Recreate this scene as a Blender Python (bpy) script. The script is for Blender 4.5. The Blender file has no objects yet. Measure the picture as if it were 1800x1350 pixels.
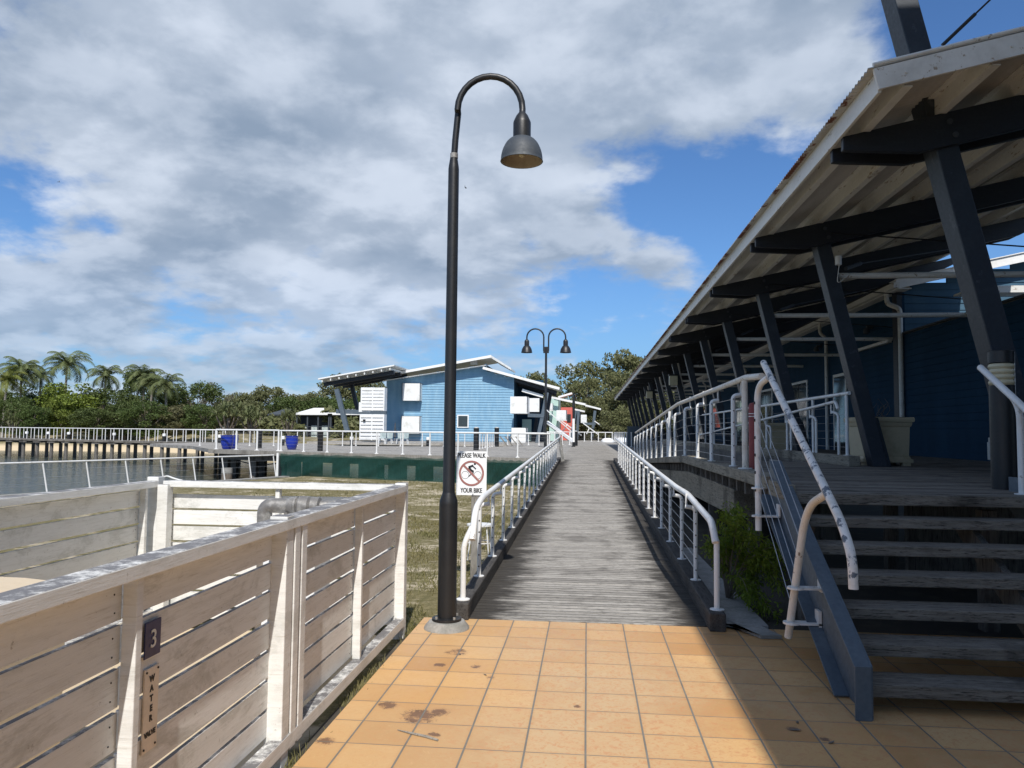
import bpy, math, random
import numpy as np
from mathutils import Vector, Matrix
R = math.radians
random.seed(7)
sc = bpy.context.scene
col = sc.collection

# ---------------------------------------------------------------- camera
F, CH = 1352.0, 1.6                       # focal length in photo pixels (photo 1800 wide), eye height

def cam_basis(vx=1034, vy=757, roll=-0.6):
    r = R(roll); u, v = vx-900, -(vy-675)
    a = u*math.cos(r)-v*math.sin(r); b = u*math.sin(r)+v*math.cos(r)
    th = math.atan(-b/F); psi = math.asin(a/math.sqrt(a*a+b*b+F*F))
    fw = Vector((-math.sin(psi)*math.cos(th), math.cos(psi)*math.cos(th), math.sin(th)))
    rt0 = Vector((math.cos(psi), math.sin(psi), 0)); up0 = rt0.cross(fw)
    up = up0*math.cos(r)+rt0*math.sin(r)
    return fw.cross(up), up, fw
RT, UP, FW = cam_basis()
cd = bpy.data.cameras.new('camera'); cam = bpy.data.objects.new('camera', cd); col.objects.link(cam)
cam.matrix_world = Matrix(((RT.x, UP.x, -FW.x, 0), (RT.y, UP.y, -FW.y, 0), (RT.z, UP.z, -FW.z, CH), (0, 0, 0, 1)))
cd.sensor_width = 36; cd.lens = 36*F/1800; cd.clip_start = 0.05; cd.clip_end = 6000
sc.camera = cam

def pray(x, y): return (x-900)/F*RT-(y-675)/F*UP+FW
def at(x, y, Y):                           # photo pixel -> world point at distance Y along the ramp's direction
    d = pray(x, y); return Vector((0, 0, CH))+d*(Y/d.y)
def dirp(x, y): return pray(x, y).normalized()

# ---------------------------------------------------------------- sky, sun, exposure
SUNV = Vector((0.135, -0.85, 1.0)).normalized()
sun_el = math.asin(SUNV.z); sun_az = math.atan2(SUNV.x, SUNV.y)
sd = bpy.data.lights.new('sun', 'SUN'); sun = bpy.data.objects.new('sun', sd); col.objects.link(sun)
sd.energy = 4.6; sd.angle = R(0.5); sd.color = (1.0, 0.955, 0.89)
sun.rotation_euler = SUNV.to_track_quat('Z', 'Y').to_euler()
sc.view_settings.view_transform = 'Standard'; sc.view_settings.look = 'None'
sc.view_settings.exposure = 0.12; sc.view_settings.gamma = 1.0
sc.cycles.max_bounces = 8; sc.cycles.transparent_max_bounces = 24
sc.cycles.use_denoising = True

class NT:
    """tiny node-tree writer"""
    def __init__(s, tree): s.t = tree; s.n = tree.nodes; s.l = tree.links
    def node(s, typ, ins=None, **kw):
        n = s.n.new(typ)
        for k, v in kw.items(): setattr(n, k, v)
        for k, v in (ins or {}).items(): s.put(n.inputs[k], v)
        return n
    def put(s, sock, v):
        if hasattr(v, 'is_output') or isinstance(v, bpy.types.NodeSocket): s.l.new(v, sock)
        else:
            if sock.type == 'RGBA' and len(v) == 3: v = (*v, 1)
            sock.default_value = v
    def m(s, op, a, b=0.0, c=0.0, clamp=False):
        n = s.n.new('ShaderNodeMath'); n.operation = op; n.use_clamp = clamp
        for i, v in enumerate((a, b, c)): s.put(n.inputs[i], v)
        return n.outputs[0]
    def v(s, op, a, b=(0, 0, 0), scale=None):
        n = s.n.new('ShaderNodeVectorMath'); n.operation = op
        s.put(n.inputs[0], a); s.put(n.inputs[1], b)
        if scale is not None: s.put(n.inputs['Scale'], scale)
        return n.outputs['Value'] if op in ('LENGTH', 'DISTANCE', 'DOT_PRODUCT') else n.outputs[0]
    def noise(s, vec, scale, detail=4, rough=0.55, dist=0.0, lac=2.0):
        n = s.node('ShaderNodeTexNoise', {'Vector': vec, 'Scale': scale, 'Detail': detail, 'Roughness': rough, 'Distortion': dist, 'Lacunarity': lac})
        return n.outputs[0]
    def ramp(s, fac, a, b, lo=0.0, hi=1.0, smooth=True):
        n = s.n.new('ShaderNodeMapRange'); n.interpolation_type = 'SMOOTHSTEP' if smooth else 'LINEAR'
        for i, v in enumerate((fac, a, b, lo, hi)): s.put(n.inputs[i], v)
        return n.outputs[0]
    def mix(s, f, a, b, mode='MIX'):
        n = s.n.new('ShaderNodeMix'); n.data_type = 'RGBA'; n.blend_type = mode
        s.put(n.inputs[0], f); s.put(n.inputs[6], a); s.put(n.inputs[7], b)
        return n.outputs[2]
    def sep(s, vec):
        n = s.n.new('ShaderNodeSeparateXYZ'); s.put(n.inputs[0], vec); return n.outputs
    def comb(s, x, y, z):
        n = s.n.new('ShaderNodeCombineXYZ'); s.put(n.inputs[0], x); s.put(n.inputs[1], y); s.put(n.inputs[2], z); return n.outputs[0]

world = bpy.data.worlds.new('World'); sc.world = world; world.use_nodes = True
w = NT(world.node_tree); w.n.clear()
tc = w.node('ShaderNodeTexCoord'); D = tc.outputs['Generated']
sky = w.node('ShaderNodeTexSky', sky_type='NISHITA', sun_disc=False, sun_elevation=sun_el, sun_rotation=sun_az,
             air_density=1.0, dust_density=0.6, ozone_density=2.5, altitude=0)
dx, dy, dz = w.sep(D)
dzc = w.m('MAXIMUM', dz, 0.0)
h = w.m('ADD', dzc, 0.30)
p = w.comb(w.m('DIVIDE', dx, h), w.m('DIVIDE', dy, h), 0.0)
big = w.noise(w.v('ADD', p, (3.1, 7.7, 0)), 1.7, 5, 0.55, 0.3)
mid = w.noise(w.v('ADD', p, (11.3, 2.2, 1.0)), 4.6, 10, 0.56, 0.15)
fine = w.noise(w.v('ADD', p, (1.3, 9.2, 4.0)), 13.0, 8, 0.58, 0.1)
cov = w.m('ADD', w.m('MULTIPLY', big, 0.34), w.m('ADD', w.m('MULTIPLY', mid, 0.42), w.m('MULTIPLY', fine, 0.24)))
# clear gaps (negative) and thick banks (positive) at fixed places in the sky
blobs = [((1250, 370), .13, -.30), ((1130, 390), .07, -.12), ((1370, 350), .10, -.20), ((1730, 60), .17, -.26), ((1560, 300), .10, -.10), ((1760, 380), .16, -.45),
         ((90, 345), .10, -.11), ((30, 415), .10, -.10), ((190, 400), .04, -.08), ((330, 535), .08, -.09), ((1090, 575), .14, -.12), ((1010, 540), .05, -.06), ((930, 415), .035, -.09),
         ((700, 640), .14, -.07), ((180, 205), .035, -.07), ((420, 640), .18, -.03),
         ((450, 80), .5, .09), ((950, 120), .40, .10), ((600, 330), .3, .07), ((420, 350), .12, .06), ((900, 330), .18, .07), ((200, 250), .3, .07), ((250, 500), .28, .06), ((600, 560), .28, .055), ((60, 540), .2, .06),
         ((1150, 440), .08, .14), ((1200, 470), .06, .10), ((1060, 440), .1, .09), ((800, 520), .2, .05), ((1350, 100), .16, .13), ((1240, 240), .09, .10), ((1480, 60), .12, .12), ((1440, 170), .09, .07), ((60, 270), .12, .08), ((100, 500), .12, .07), ((500, 500), .04, -.10), ((150, 620), .10, -.06), ((560, 440), .03, -.07), ((280, 430), .05, .06)]
acc = 0.0
for (x, y), rad, wt in blobs:
    d = w.v('DISTANCE', D, tuple(dirp(x, y)))
    acc = w.m('ADD', acc, w.ramp(d, rad, 0.0, 0.0, wt))
den = w.m('ADD', cov, acc)
alpha = w.ramp(den, 0.43, 0.60)
# shade: the same field looked at a little towards the sun tells the lit side from the thick grey side
po = w.v('ADD', p, (0.03, -0.11, 0))
mid2 = w.noise(w.v('ADD', po, (11.3, 2.2, 1.0)), 4.6, 6, 0.52, 0.15)
lit = w.ramp(w.m('SUBTRACT', mid, mid2), -0.14, 0.16)
thick = w.ramp(den, 0.52, 0.80)
soft = w.noise(w.v('ADD', p, (5.5, 1.0, 7.0)), 2.4, 4, 0.5, 0.1)
g = w.m('ADD', w.m('MULTIPLY', lit, 0.50), w.m('MULTIPLY', w.ramp(soft, 0.34, 0.66), 0.42))
g = w.m('SUBTRACT', g, w.m('MULTIPLY', thick, 0.16), clamp=False)
g = w.m('ADD', g, 0.10, clamp=True)
cl = w.mix(g, (2.6, 3.35, 4.45), (6.6, 7.3, 8.4))
lowf = w.ramp(dz, 0.0, 0.26, 0.72, 1.0)
skyc = w.mix(1.0, sky.outputs[0], (0.62, 0.90, 1.22), 'MULTIPLY')
skyh = w.mix(w.ramp(dz, 0.0, 0.22, 0.42, 0.0), skyc, (1.6, 3.1, 5.6))
out = w.mix(w.m('MULTIPLY', w.m('MULTIPLY', alpha, 0.96), lowf), skyh, cl)
bg = w.node('ShaderNodeBackground', {'Color': out, 'Strength': 0.10})
wo = w.node('ShaderNodeOutputWorld', {'Surface': bg.outputs[0]})

# ---------------------------------------------------------------- materials
MATS = {}
def new_mat(name):
    m = bpy.data.materials.new(name); m.use_nodes = True
    t = NT(m.node_tree); t.n.clear()
    t.pb = t.node('ShaderNodeBsdfPrincipled'); t.out = t.node('ShaderNodeOutputMaterial')
    t.l.new(t.pb.outputs[0], t.out.inputs[0])
    t.P = t.node('ShaderNodeTexCoord').outputs['Object']
    MATS[name] = m
    return t
def setp(t, base, rough=0.5, metal=0.0, bump=None, bs=0.3, bd=0.01, spec=None):
    t.put(t.pb.inputs['Base Color'], base); t.put(t.pb.inputs['Roughness'], rough); t.put(t.pb.inputs['Metallic'], metal)
    if spec is not None: t.put(t.pb.inputs['Specular IOR Level'], spec)
    if bump is not None:
        b = t.node('ShaderNodeBump', {'Height': bump, 'Strength': bs, 'Distance': bd}); t.put(t.pb.inputs['Normal'], b.outputs[0])
def painted(name, c, c2, scale=6, lo=.5, hi=.72, rough=.4, c3=None, metal=0.0, stretch=(1, 1, 1), bs=.15, fine=.12, c3t=.60):
    t = new_mat(name); P = t.v('MULTIPLY', t.P, stretch)
    n = t.noise(P, scale, 7, .6); f = t.ramp(n, lo, hi)
    n2 = t.noise(t.P, scale*9, 4, .6)
    base = t.mix(f, c, c2)
    base = t.mix(t.ramp(n2, .3, .7, 0, fine), base, tuple(x*.45 for x in c))
    if c3: base = t.mix(t.ramp(t.noise(P, scale*2.7, 8, .7), c3t, c3t+.05), base, c3)
    setp(t, base, t.ramp(n2, 0, 1, rough-.08, rough+.12), metal, n2, bs, .004)
    return t
painted('white_rail', (.74, .74, .73), (.62, .60, .56), 3, rough=.34, c3=(.40, .38, .35), fine=.08)
painted('peeling_white', (.76, .73, .69), (.62, .57, .50), 5, .45, .7, rough=.5, c3=(.12, .14, .17), bs=.5, c3t=.53)
painted('white_panel', (.78, .79, .79), (.62, .62, .58), 1.5, rough=.5)
painted('white_roof', (.80, .80, .78), (.66, .66, .62), 1.2, rough=.45)
painted('lamp_black', (.012, .013, .015), (.020, .020, .020), 5, rough=.42, fine=.3)
painted('lamp_grey', (.045, .055, .068), (.075, .085, .095), 6, rough=.6)
painted('lamp_inside', (.42, .37, .29), (.30, .26, .20), 9, rough=.6)
painted('steel_blue', (.024, .032, .045), (.036, .046, .060), 3, rough=.45, fine=.25, c3=(.05, .06, .075))
painted('stringer_blue', (.085, .115, .145), (.125, .155, .185), 3, rough=.5, fine=.3, c3=(.06, .08, .11))
painted('dark_beam', (.012, .016, .024), (.020, .026, .034), 4, rough=.48, stretch=(1, 4, 4), fine=.3)
painted('cream_metal', (.73, .725, .69), (.61, .60, .56), 2.2, .45, .75, rough=.45, c3=(.33, .26, .19), stretch=(2, .5, 2))
painted('galv', (.36, .35, .33), (.20, .19, .18), 14, .4, .6, rough=.5, metal=.35, bs=.5, fine=.3)
painted('planter_cream', (.50, .43, .29), (.40, .34, .22), 4, rough=.6)
painted('cream_plastic', (.62, .50, .34), (.55, .44, .30), 3, rough=.45, fine=.05)
painted('red_paint', (.23, .03, .025), (.17, .025, .02), 5, rough=.45)
painted('coral_wall', (.60, .13, .10), (.52, .10, .08), 1.5, rough=.6)
painted('mint_wall', (.45, .62, .56), (.40, .56, .50), 1.5, rough=.6)
painted('blue_glaze', (.012, .035, .33), (.008, .02, .22), 3, rough=.22, fine=.2)
painted('concrete', (.34, .33, .31), (.22, .22, .20), 5, .4, .7, rough=.9, bs=.6, fine=.4)
painted('plate_blue', (.02, .03, .13), (.015, .02, .09), 5, rough=.35)
painted('plate_cream', (.80, .70, .58), (.72, .63, .52), 8, rough=.5)
painted('ink', (.02, .02, .022), (.03, .03, .03), 5, rough=.6)
painted('sign_white', (.86, .86, .85), (.80, .80, .78), 3, rough=.35, fine=.03)
painted('sign_red', (.34, .14, .12), (.40, .18, .15), 6, rough=.5)
painted('wire', (.50, .50, .50), (.40, .40, .40), 5, rough=.35, metal=.8)
painted('bark', (.20, .17, .14), (.11, .09, .07), 3, .35, .65, rough=.9, stretch=(3, 3, .5), bs=.6)
painted('palm_bark', (.30, .28, .25), (.20, .18, .15), 2, .35, .65, rough=.9, stretch=(1, 1, 5), bs=.6)
painted('lens', (.55, .50, .34), (.48, .43, .28), 3, rough=.3, fine=.05)
painted('soil', (.055, .048, .038), (.10, .085, .06), 3, rough=1, bs=.8)
t = new_mat('glass'); setp(t, (.03, .04, .045), .06, 0, spec=.8)
t = new_mat('dark_void'); setp(t, (.018, .02, .022), .8)
t = new_mat('louvre_glass'); setp(t, t.mix(t.ramp(t.noise(t.P, 3), .4, .6), (.35, .42, .42), (.5, .56, .55)), .2)

def siding(name, c, c2):                   # weatherboard paint: faded streaks below the boards
    t = new_mat(name)
    n = t.noise(t.v('MULTIPLY', t.P, (1.2, 1.2, .35)), 1.6, 6, .6)
    n2 = t.noise(t.v('MULTIPLY', t.P, (3, 3, 30)), 2.0, 4, .6)
    b = t.mix(t.ramp(n, .35, .7), c, c2); b = t.mix(t.ramp(n2, .4, .75, 0, .22), b, tuple(x*.5 for x in c))
    setp(t, b, .8, 0, n2, .2, .004, spec=.12)
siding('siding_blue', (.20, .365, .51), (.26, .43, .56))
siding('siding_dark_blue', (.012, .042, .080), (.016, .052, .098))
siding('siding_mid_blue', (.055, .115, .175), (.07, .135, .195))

# glazed paving tiles: grid of 305 mm, toned tile by tile, with mottling, faded patches and black stains of their own
t = new_mat('paving_tile')
x, y, z = t.sep(t.P); S = .305
ux = t.m('DIVIDE', t.m('ADD', x, t.m('MULTIPLY', t.noise(t.P, 1.1, 2), .004)), S); uy = t.m('DIVIDE', t.m('ADD', y, .02), S)
fx = t.m('ABSOLUTE', t.m('SUBTRACT', t.m('FRACT', ux), .5)); fy = t.m('ABSOLUTE', t.m('SUBTRACT', t.m('FRACT', uy), .5))
gx = t.ramp(fx, .479, .489); gy = t.ramp(fy, .4855, .492); gr = t.m('MAXIMUM', gx, gy)
cell = t.comb(t.m('FLOOR', ux), t.m('FLOOR', uy), 0)
wn = t.node('ShaderNodeTexWhiteNoise', {'Vector': cell}); r1 = wn.outputs['Value']; rc = wn.outputs['Color']
mot = t.noise(t.v('ADD', t.P, rc), 26, 9, .72, 1.4); mot2 = t.noise(t.v('ADD', t.P, rc), 6, 6, .6, .5)
base = t.mix(r1, (.455, .238, .086), (.63, .385, .165))
fade = t.m('ADD', t.ramp(t.noise(t.v('ADD', t.P, (4.2, 1.1, 0)), .9, 3, .5), .38, .60, 0, .45),
           t.ramp(t.m('ABSOLUTE', t.m('SUBTRACT', x, .02)), .95, .15, 0, .55), clamp=True)
base = t.mix(t.m('MULTIPLY', fade, t.ramp(mot2, .25, .6, .5, 1)), base, (.54, .375, .205))
base = t.mix(t.m('MULTIPLY', t.ramp(mot, .50, .60), t.ramp(x, -.9, -.2, .25, .75)), base, (.52, .25, .11))
base = t.mix(t.ramp(mot, .42, .30, 0, .3), base, (.74, .52, .28))
edge = t.ramp(t.m('MAXIMUM', fx, fy), .40, .485, 0, .22)
base = t.mix(edge, base, (.46, .24, .09))
sp = t.noise(t.v('ADD', t.P, (9, 3, 0)), 42, 6, .7)
base = t.mix(t.m('MULTIPLY', t.ramp(sp, .67, .72), .5), base, (.16, .10, .06))
st = 0.0
for (sx, sy, rad) in [(-.93, 4.35, .17), (-.83, 4.44, .10), (-.93, 5.62, .13), (-1.0, 5.3, .07), (-.62, 5.08, .05), (-.75, 5.3, .06), (-1.33, 3.95, .09), (1.12, 4.42, .06), (1.25, 4.3, .05), (-.05, 4.62, .04), (-.8, 4.1, .06), (-1.15, 4.5, .1)]:
    st = t.m('MAXIMUM', st, t.ramp(t.v('DISTANCE', t.P, (sx, sy, 0)), rad, 0))
stn = t.noise(t.P, 30, 10, .85, 1.2); st2 = t.m('MULTIPLY', st, t.ramp(t.noise(t.P, 7, 4, .6), .35, .6, .35, 1.0))
base = t.mix(t.m('MULTIPLY', t.ramp(t.m('ADD', t.m('MULTIPLY', st2, .42), stn), .60, .72), .92), base, (.05, .036, .036))
base = t.mix(t.ramp(st, .1, .8, 0, .35), base, (.40, .21, .10))
base = t.mix(gr, base, t.mix(t.noise(t.P, 8), (.10, .095, .085), (.26, .24, .20)))
hgt = t.m('ADD', t.m('MULTIPLY', gr, -1.0), t.m('MULTIPLY', mot, .12))
setp(t, base, t.ramp(mot2, .3, .7, .38, .6), 0, hgt, .5, .004, spec=.35)

def timber(name, axis, c, c2, dark, board=None, edge=None, stain=.5, joint=0, gs=9):
    """weathered boards; axis = direction of the grain, board = (across axis, pitch) to tone each board by itself"""
    t = new_mat(name)
    st = [gs, gs, gs]; st[axis] = .7 if gs < 12 else 1.4
    P = t.P
    x, y, z = t.sep(P)
    if board:
        ix = t.m('FLOOR', t.m('DIVIDE', (x, y, z)[board[0]], board[1]))
        wn = t.node('ShaderNodeTexWhiteNoise', {'Vector': t.comb(ix, 3.3, 0)})
        P = t.v('ADD', P, t.v('SCALE', wn.outputs['Color'], scale=7.0)); rv = wn.outputs['Value']
        jf = t.m('ABSOLUTE', t.m('SUBTRACT', t.m('FRACT', t.m('DIVIDE', (x, y, z)[board[0]], board[1])), .5))
    else: rv = .5
    gr_ = t.noise(t.v('MULTIPLY', P, tuple(st)), 2.2, 8, .7, .3)
    gr2 = t.noise(t.v('MULTIPLY', P, tuple(s*4 for s in st)), 2.2, 4, .7)
    b = t.mix(t.ramp(gr_, .3, .7), c, c2)
    b = t.mix(t.m('MULTIPLY', t.m('SUBTRACT', rv, .3, clamp=True), .9), b, tuple(k*.55 for k in c))
    b = t.mix(t.ramp(gr2, .50, .66, 0, .8), b, dark)
    big = t.noise(t.v('MULTIPLY', t.P, (1.5, 1.1, 1)), 1.3, 6, .65)
    s_ = t.ramp(big, .50, .66, 0, stain)
    if edge:                                # mould and damp along the sides of the ramp, off the walked line
        s_ = t.m('MAXIMUM', s_, t.m('MULTIPLY', t.ramp(t.m('ADD', t.m('ABSOLUTE', x), t.m('MULTIPLY', t.m('SUBTRACT', t.noise(t.v('MULTIPLY', t.P, (1, 2.4, 1)), 2.2, 7, .7), .5), 1.1)), edge-.52, edge-.16), .93))
    b = t.mix(s_, b, dark)
    if joint: b = t.mix(t.m('MULTIPLY', t.ramp(t.m('ADD', jf, t.m('MULTIPLY', t.m('SUBTRACT', gr2, .5), .12)), .37, .47), joint), b, tuple(k*.5 for k in dark))
    setp(t, b, .85, 0, t.m('ADD', gr2, t.m('MULTIPLY', gr_, .6)), .6, .006, spec=.2)
timber('ramp_timber', 0, (.335, .315, .285), (.48, .455, .415), (.036, .032, .028), (1, .098), 1.02, .4, joint=.85, gs=16)
timber('ramp_far', 0, (.30, .28, .25), (.44, .415, .375), (.06, .055, .05), (1, .14), None, .45, joint=.4)
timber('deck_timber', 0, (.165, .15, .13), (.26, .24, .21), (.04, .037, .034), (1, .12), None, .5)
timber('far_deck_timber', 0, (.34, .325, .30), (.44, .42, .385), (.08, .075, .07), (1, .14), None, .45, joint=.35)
timber('black_kerb', 1, (.060, .055, .052), (.10, .095, .09), (.015, .014, .014), None, None, .6)
timber('stair_timber', 0, (.14, .125, .105), (.27, .245, .21), (.010, .009, .008), None, None, .5, gs=15)
timber('fascia_timber', 1, (.24, .215, .17), (.34, .31, .25), (.035, .032, .028), None, None, .6)
timber('post_timber', 2, (.13, .12, .11), (.22, .205, .185), (.03, .028, .026), None, None, .6)
timber('grey_post', 2, (.25, .235, .21), (.36, .34, .30), (.08, .07, .06), None, None, .5)

# weathered white fence paint: chalky, with grey mould on top faces and grime streaks
def fencepaint(name, grime):
    t = new_mat(name)
    geo = t.node('ShaderNodeNewGeometry'); isl = geo.outputs['Random Per Island']
    P = t.v('ADD', t.P, t.comb(t.m('MULTIPLY', isl, 31.0), t.m('MULTIPLY', isl, 17.0), t.m('MULTIPLY', isl, 53.0)))
    n = t.noise(t.v('MULTIPLY', P, (1.5, 1.5, 14)), 2.0, 8, .7); n2 = t.noise(P, 26, 7, .75); n3 = t.noise(t.v('MULTIPLY', P, (1, 1, 2.2)), 2.2, 9, .75, .4)
    gr_ = t.noise(t.v('MULTIPLY', P, (3, 3, 60)), 2.4, 5, .7)
    b = t.mix(isl, (.81, .81, .79), (.70, .70, .675))
    b = t.mix(t.ramp(n, .42, .70, 0, .55), b, (.58, .575, .54))
    b = t.mix(t.ramp(n3, .50, .64, 0, grime), b, (.36, .36, .32))
    b = t.mix(t.ramp(gr_, .54, .68, 0, .45), b, (.44, .42, .37))
    nz = t.sep(geo.outputs['Normal'])[2]
    mould = t.m('MULTIPLY', t.ramp(nz, .6, .95), t.ramp(t.noise(t.v('MULTIPLY', P, (1, 1, 1)), 7, 10, .8), .36, .54))
    b = t.mix(t.m('MULTIPLY', mould, .95), b, (.12, .115, .12))
    b = t.mix(t.ramp(n2, .62, .68, 0, .55), b, (.20, .18, .155))
    setp(t, b, .62, 0, t.m('ADD', n2, gr_), .4, .003)
fencepaint('fence_white', .35)
fencepaint('fence_slat', .5)

t = new_mat('lawn_ground')
n1 = t.noise(t.P, .9, 7, .65); n2 = t.noise(t.P, 9, 7, .7); n3 = t.noise(t.P, .16, 4, .5); n4 = t.noise(t.P, 60, 4, .7)
b = t.mix(t.ramp(n2, .35, .65), (.135, .120, .055), (.245, .205, .11))
b = t.mix(t.ramp(n4, .4, .65, 0, .55), b, (.06, .062, .025))
sand = t.m('MULTIPLY', t.ramp(t.m('ADD', t.m('MULTIPLY', n1, .65), t.m('MULTIPLY', n2, .35)),     .49, .60), .85)
b = t.mix(sand, b, t.mix(n4, (.40, .34, .24), (.56, .49, .38)))
zz = t.sep(t.P)[2]; yy = t.sep(t.P)[1]
b = t.mix(t.m('MULTIPLY', t.ramp(zz, -.2, -.75), t.ramp(yy, 55, 70)), b, t.mix(n2, (.50, .40, .26), (.60, .49, .33)))
setp(t, b, .95, 0, n2, .7, .03, spec=.1)
t = new_mat('sand'); n = t.noise(t.P, .5, 7, .7); setp(t, t.mix(n, (.42, .335, .22), (.60, .49, .34)), .95, 0, n, .4, .1)

t = new_mat('water')
wv = t.noise(t.v('MULTIPLY', t.P, (1, 1.7, 1)), 1.1, 6, .62, .4); wv2 = t.noise(t.v('MULTIPLY', t.P, (.25, .5, 1)), .6, 4, .5)
setp(t, t.mix(wv2, (.040, .052, .050), (.06, .074, .066)), .14, 0, t.m('ADD', wv, t.m('MULTIPLY', wv2, .8)), .8, .10)

t = new_mat('shade_cloth')                 # knitted mesh: lets part of the light through
n = t.noise(t.v('MULTIPLY', t.P, (1, 1, .6)), 2.2, 5, .6)
setp(t, t.mix(n, (.002, .040, .030), (.003, .060, .044)), .7, 0, n, .4, .05)
tr = t.node('ShaderNodeBsdfTransparent'); mx = t.node('ShaderNodeMixShader', {0: .34, 1: t.pb.outputs[0], 2: tr.outputs[0]})
t.l.new(mx.outputs[0], t.out.inputs[0])

t = new_mat('roof_sheet')                  # corrugated steel, dull grey underneath, rust at the eave edge
n = t.noise(t.v('MULTIPLY', t.P, (3, .6, 1)), 1.4, 7, .65); xx = t.sep(t.node('ShaderNodeNewGeometry').outputs['Position'])[0]
b = t.mix(t.ramp(n, .35, .68), (.50, .495, .475), (.38, .375, .355))
rust = t.m('MULTIPLY', t.ramp(xx, 2.40, 2.37), t.ramp(t.noise(t.P, 1.6, 6, .7), .47, .53))
b = t.mix(rust, b, (.13, .045, .025)); setp(t, b, .5, .1, n, .1, .004)

def leafmat(name, c, c2, c3=None, tl=.25):
    t = new_mat(name)
    geo = t.node('ShaderNodeNewGeometry'); rnd = geo.outputs['Random Per Island']
    oi = t.node('ShaderNodeObjectInfo').outputs['Random']
    b = t.mix(rnd, c, c2)
    b = t.mix(t.ramp(t.noise(t.P, .5, 4, .6), .35, .65, 0, .6), b, c3 or tuple(x*1.5 for x in c2))
    b = t.mix(t.m('MULTIPLY', oi, .25), b, (.10, .10, .045))
    setp(t, b, .55, spec=.25)
    tn = t.node('ShaderNodeBsdfTranslucent', {'Color': b})
    mx = t.node('ShaderNodeMixShader', {0: tl, 1: t.pb.outputs[0], 2: tn.outputs[0]}); t.l.new(mx.outputs[0], t.out.inputs[0])
leafmat('leaf_dark', (.045, .075, .020), (.090, .130, .035), (.11, .15, .04))
leafmat('leaf_bright', (.10, .15, .024), (.17, .22, .035), (.22, .25, .045))
leafmat('leaf_olive', (.10, .105, .05), (.17, .165, .08), (.20, .18, .09))
leafmat('leaf_gum', (.105, .125, .05), (.18, .19, .085), (.21, .20, .095))
leafmat('leaf_grey', (.14, .135, .10), (.22, .20, .15), (.18, .165, .12))
leafmat('leaf_palm', (.075, .11, .035), (.15, .18, .07), (.17, .19, .08))
leafmat('leaf_palm_yellow', (.13, .17, .03), (.20, .23, .05), (.22, .22, .06))
leafmat('leaf_pandanus', (.085, .11, .045), (.16, .19, .085), (.20, .20, .09))
leafmat('leaf_shrub', (.085, .135, .015), (.165, .24, .028), (.20, .27, .035), .4)
leafmat('grass_blade', (.11, .12, .035), (.24, .21, .085), (.28, .23, .11))
M = MATS

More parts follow.
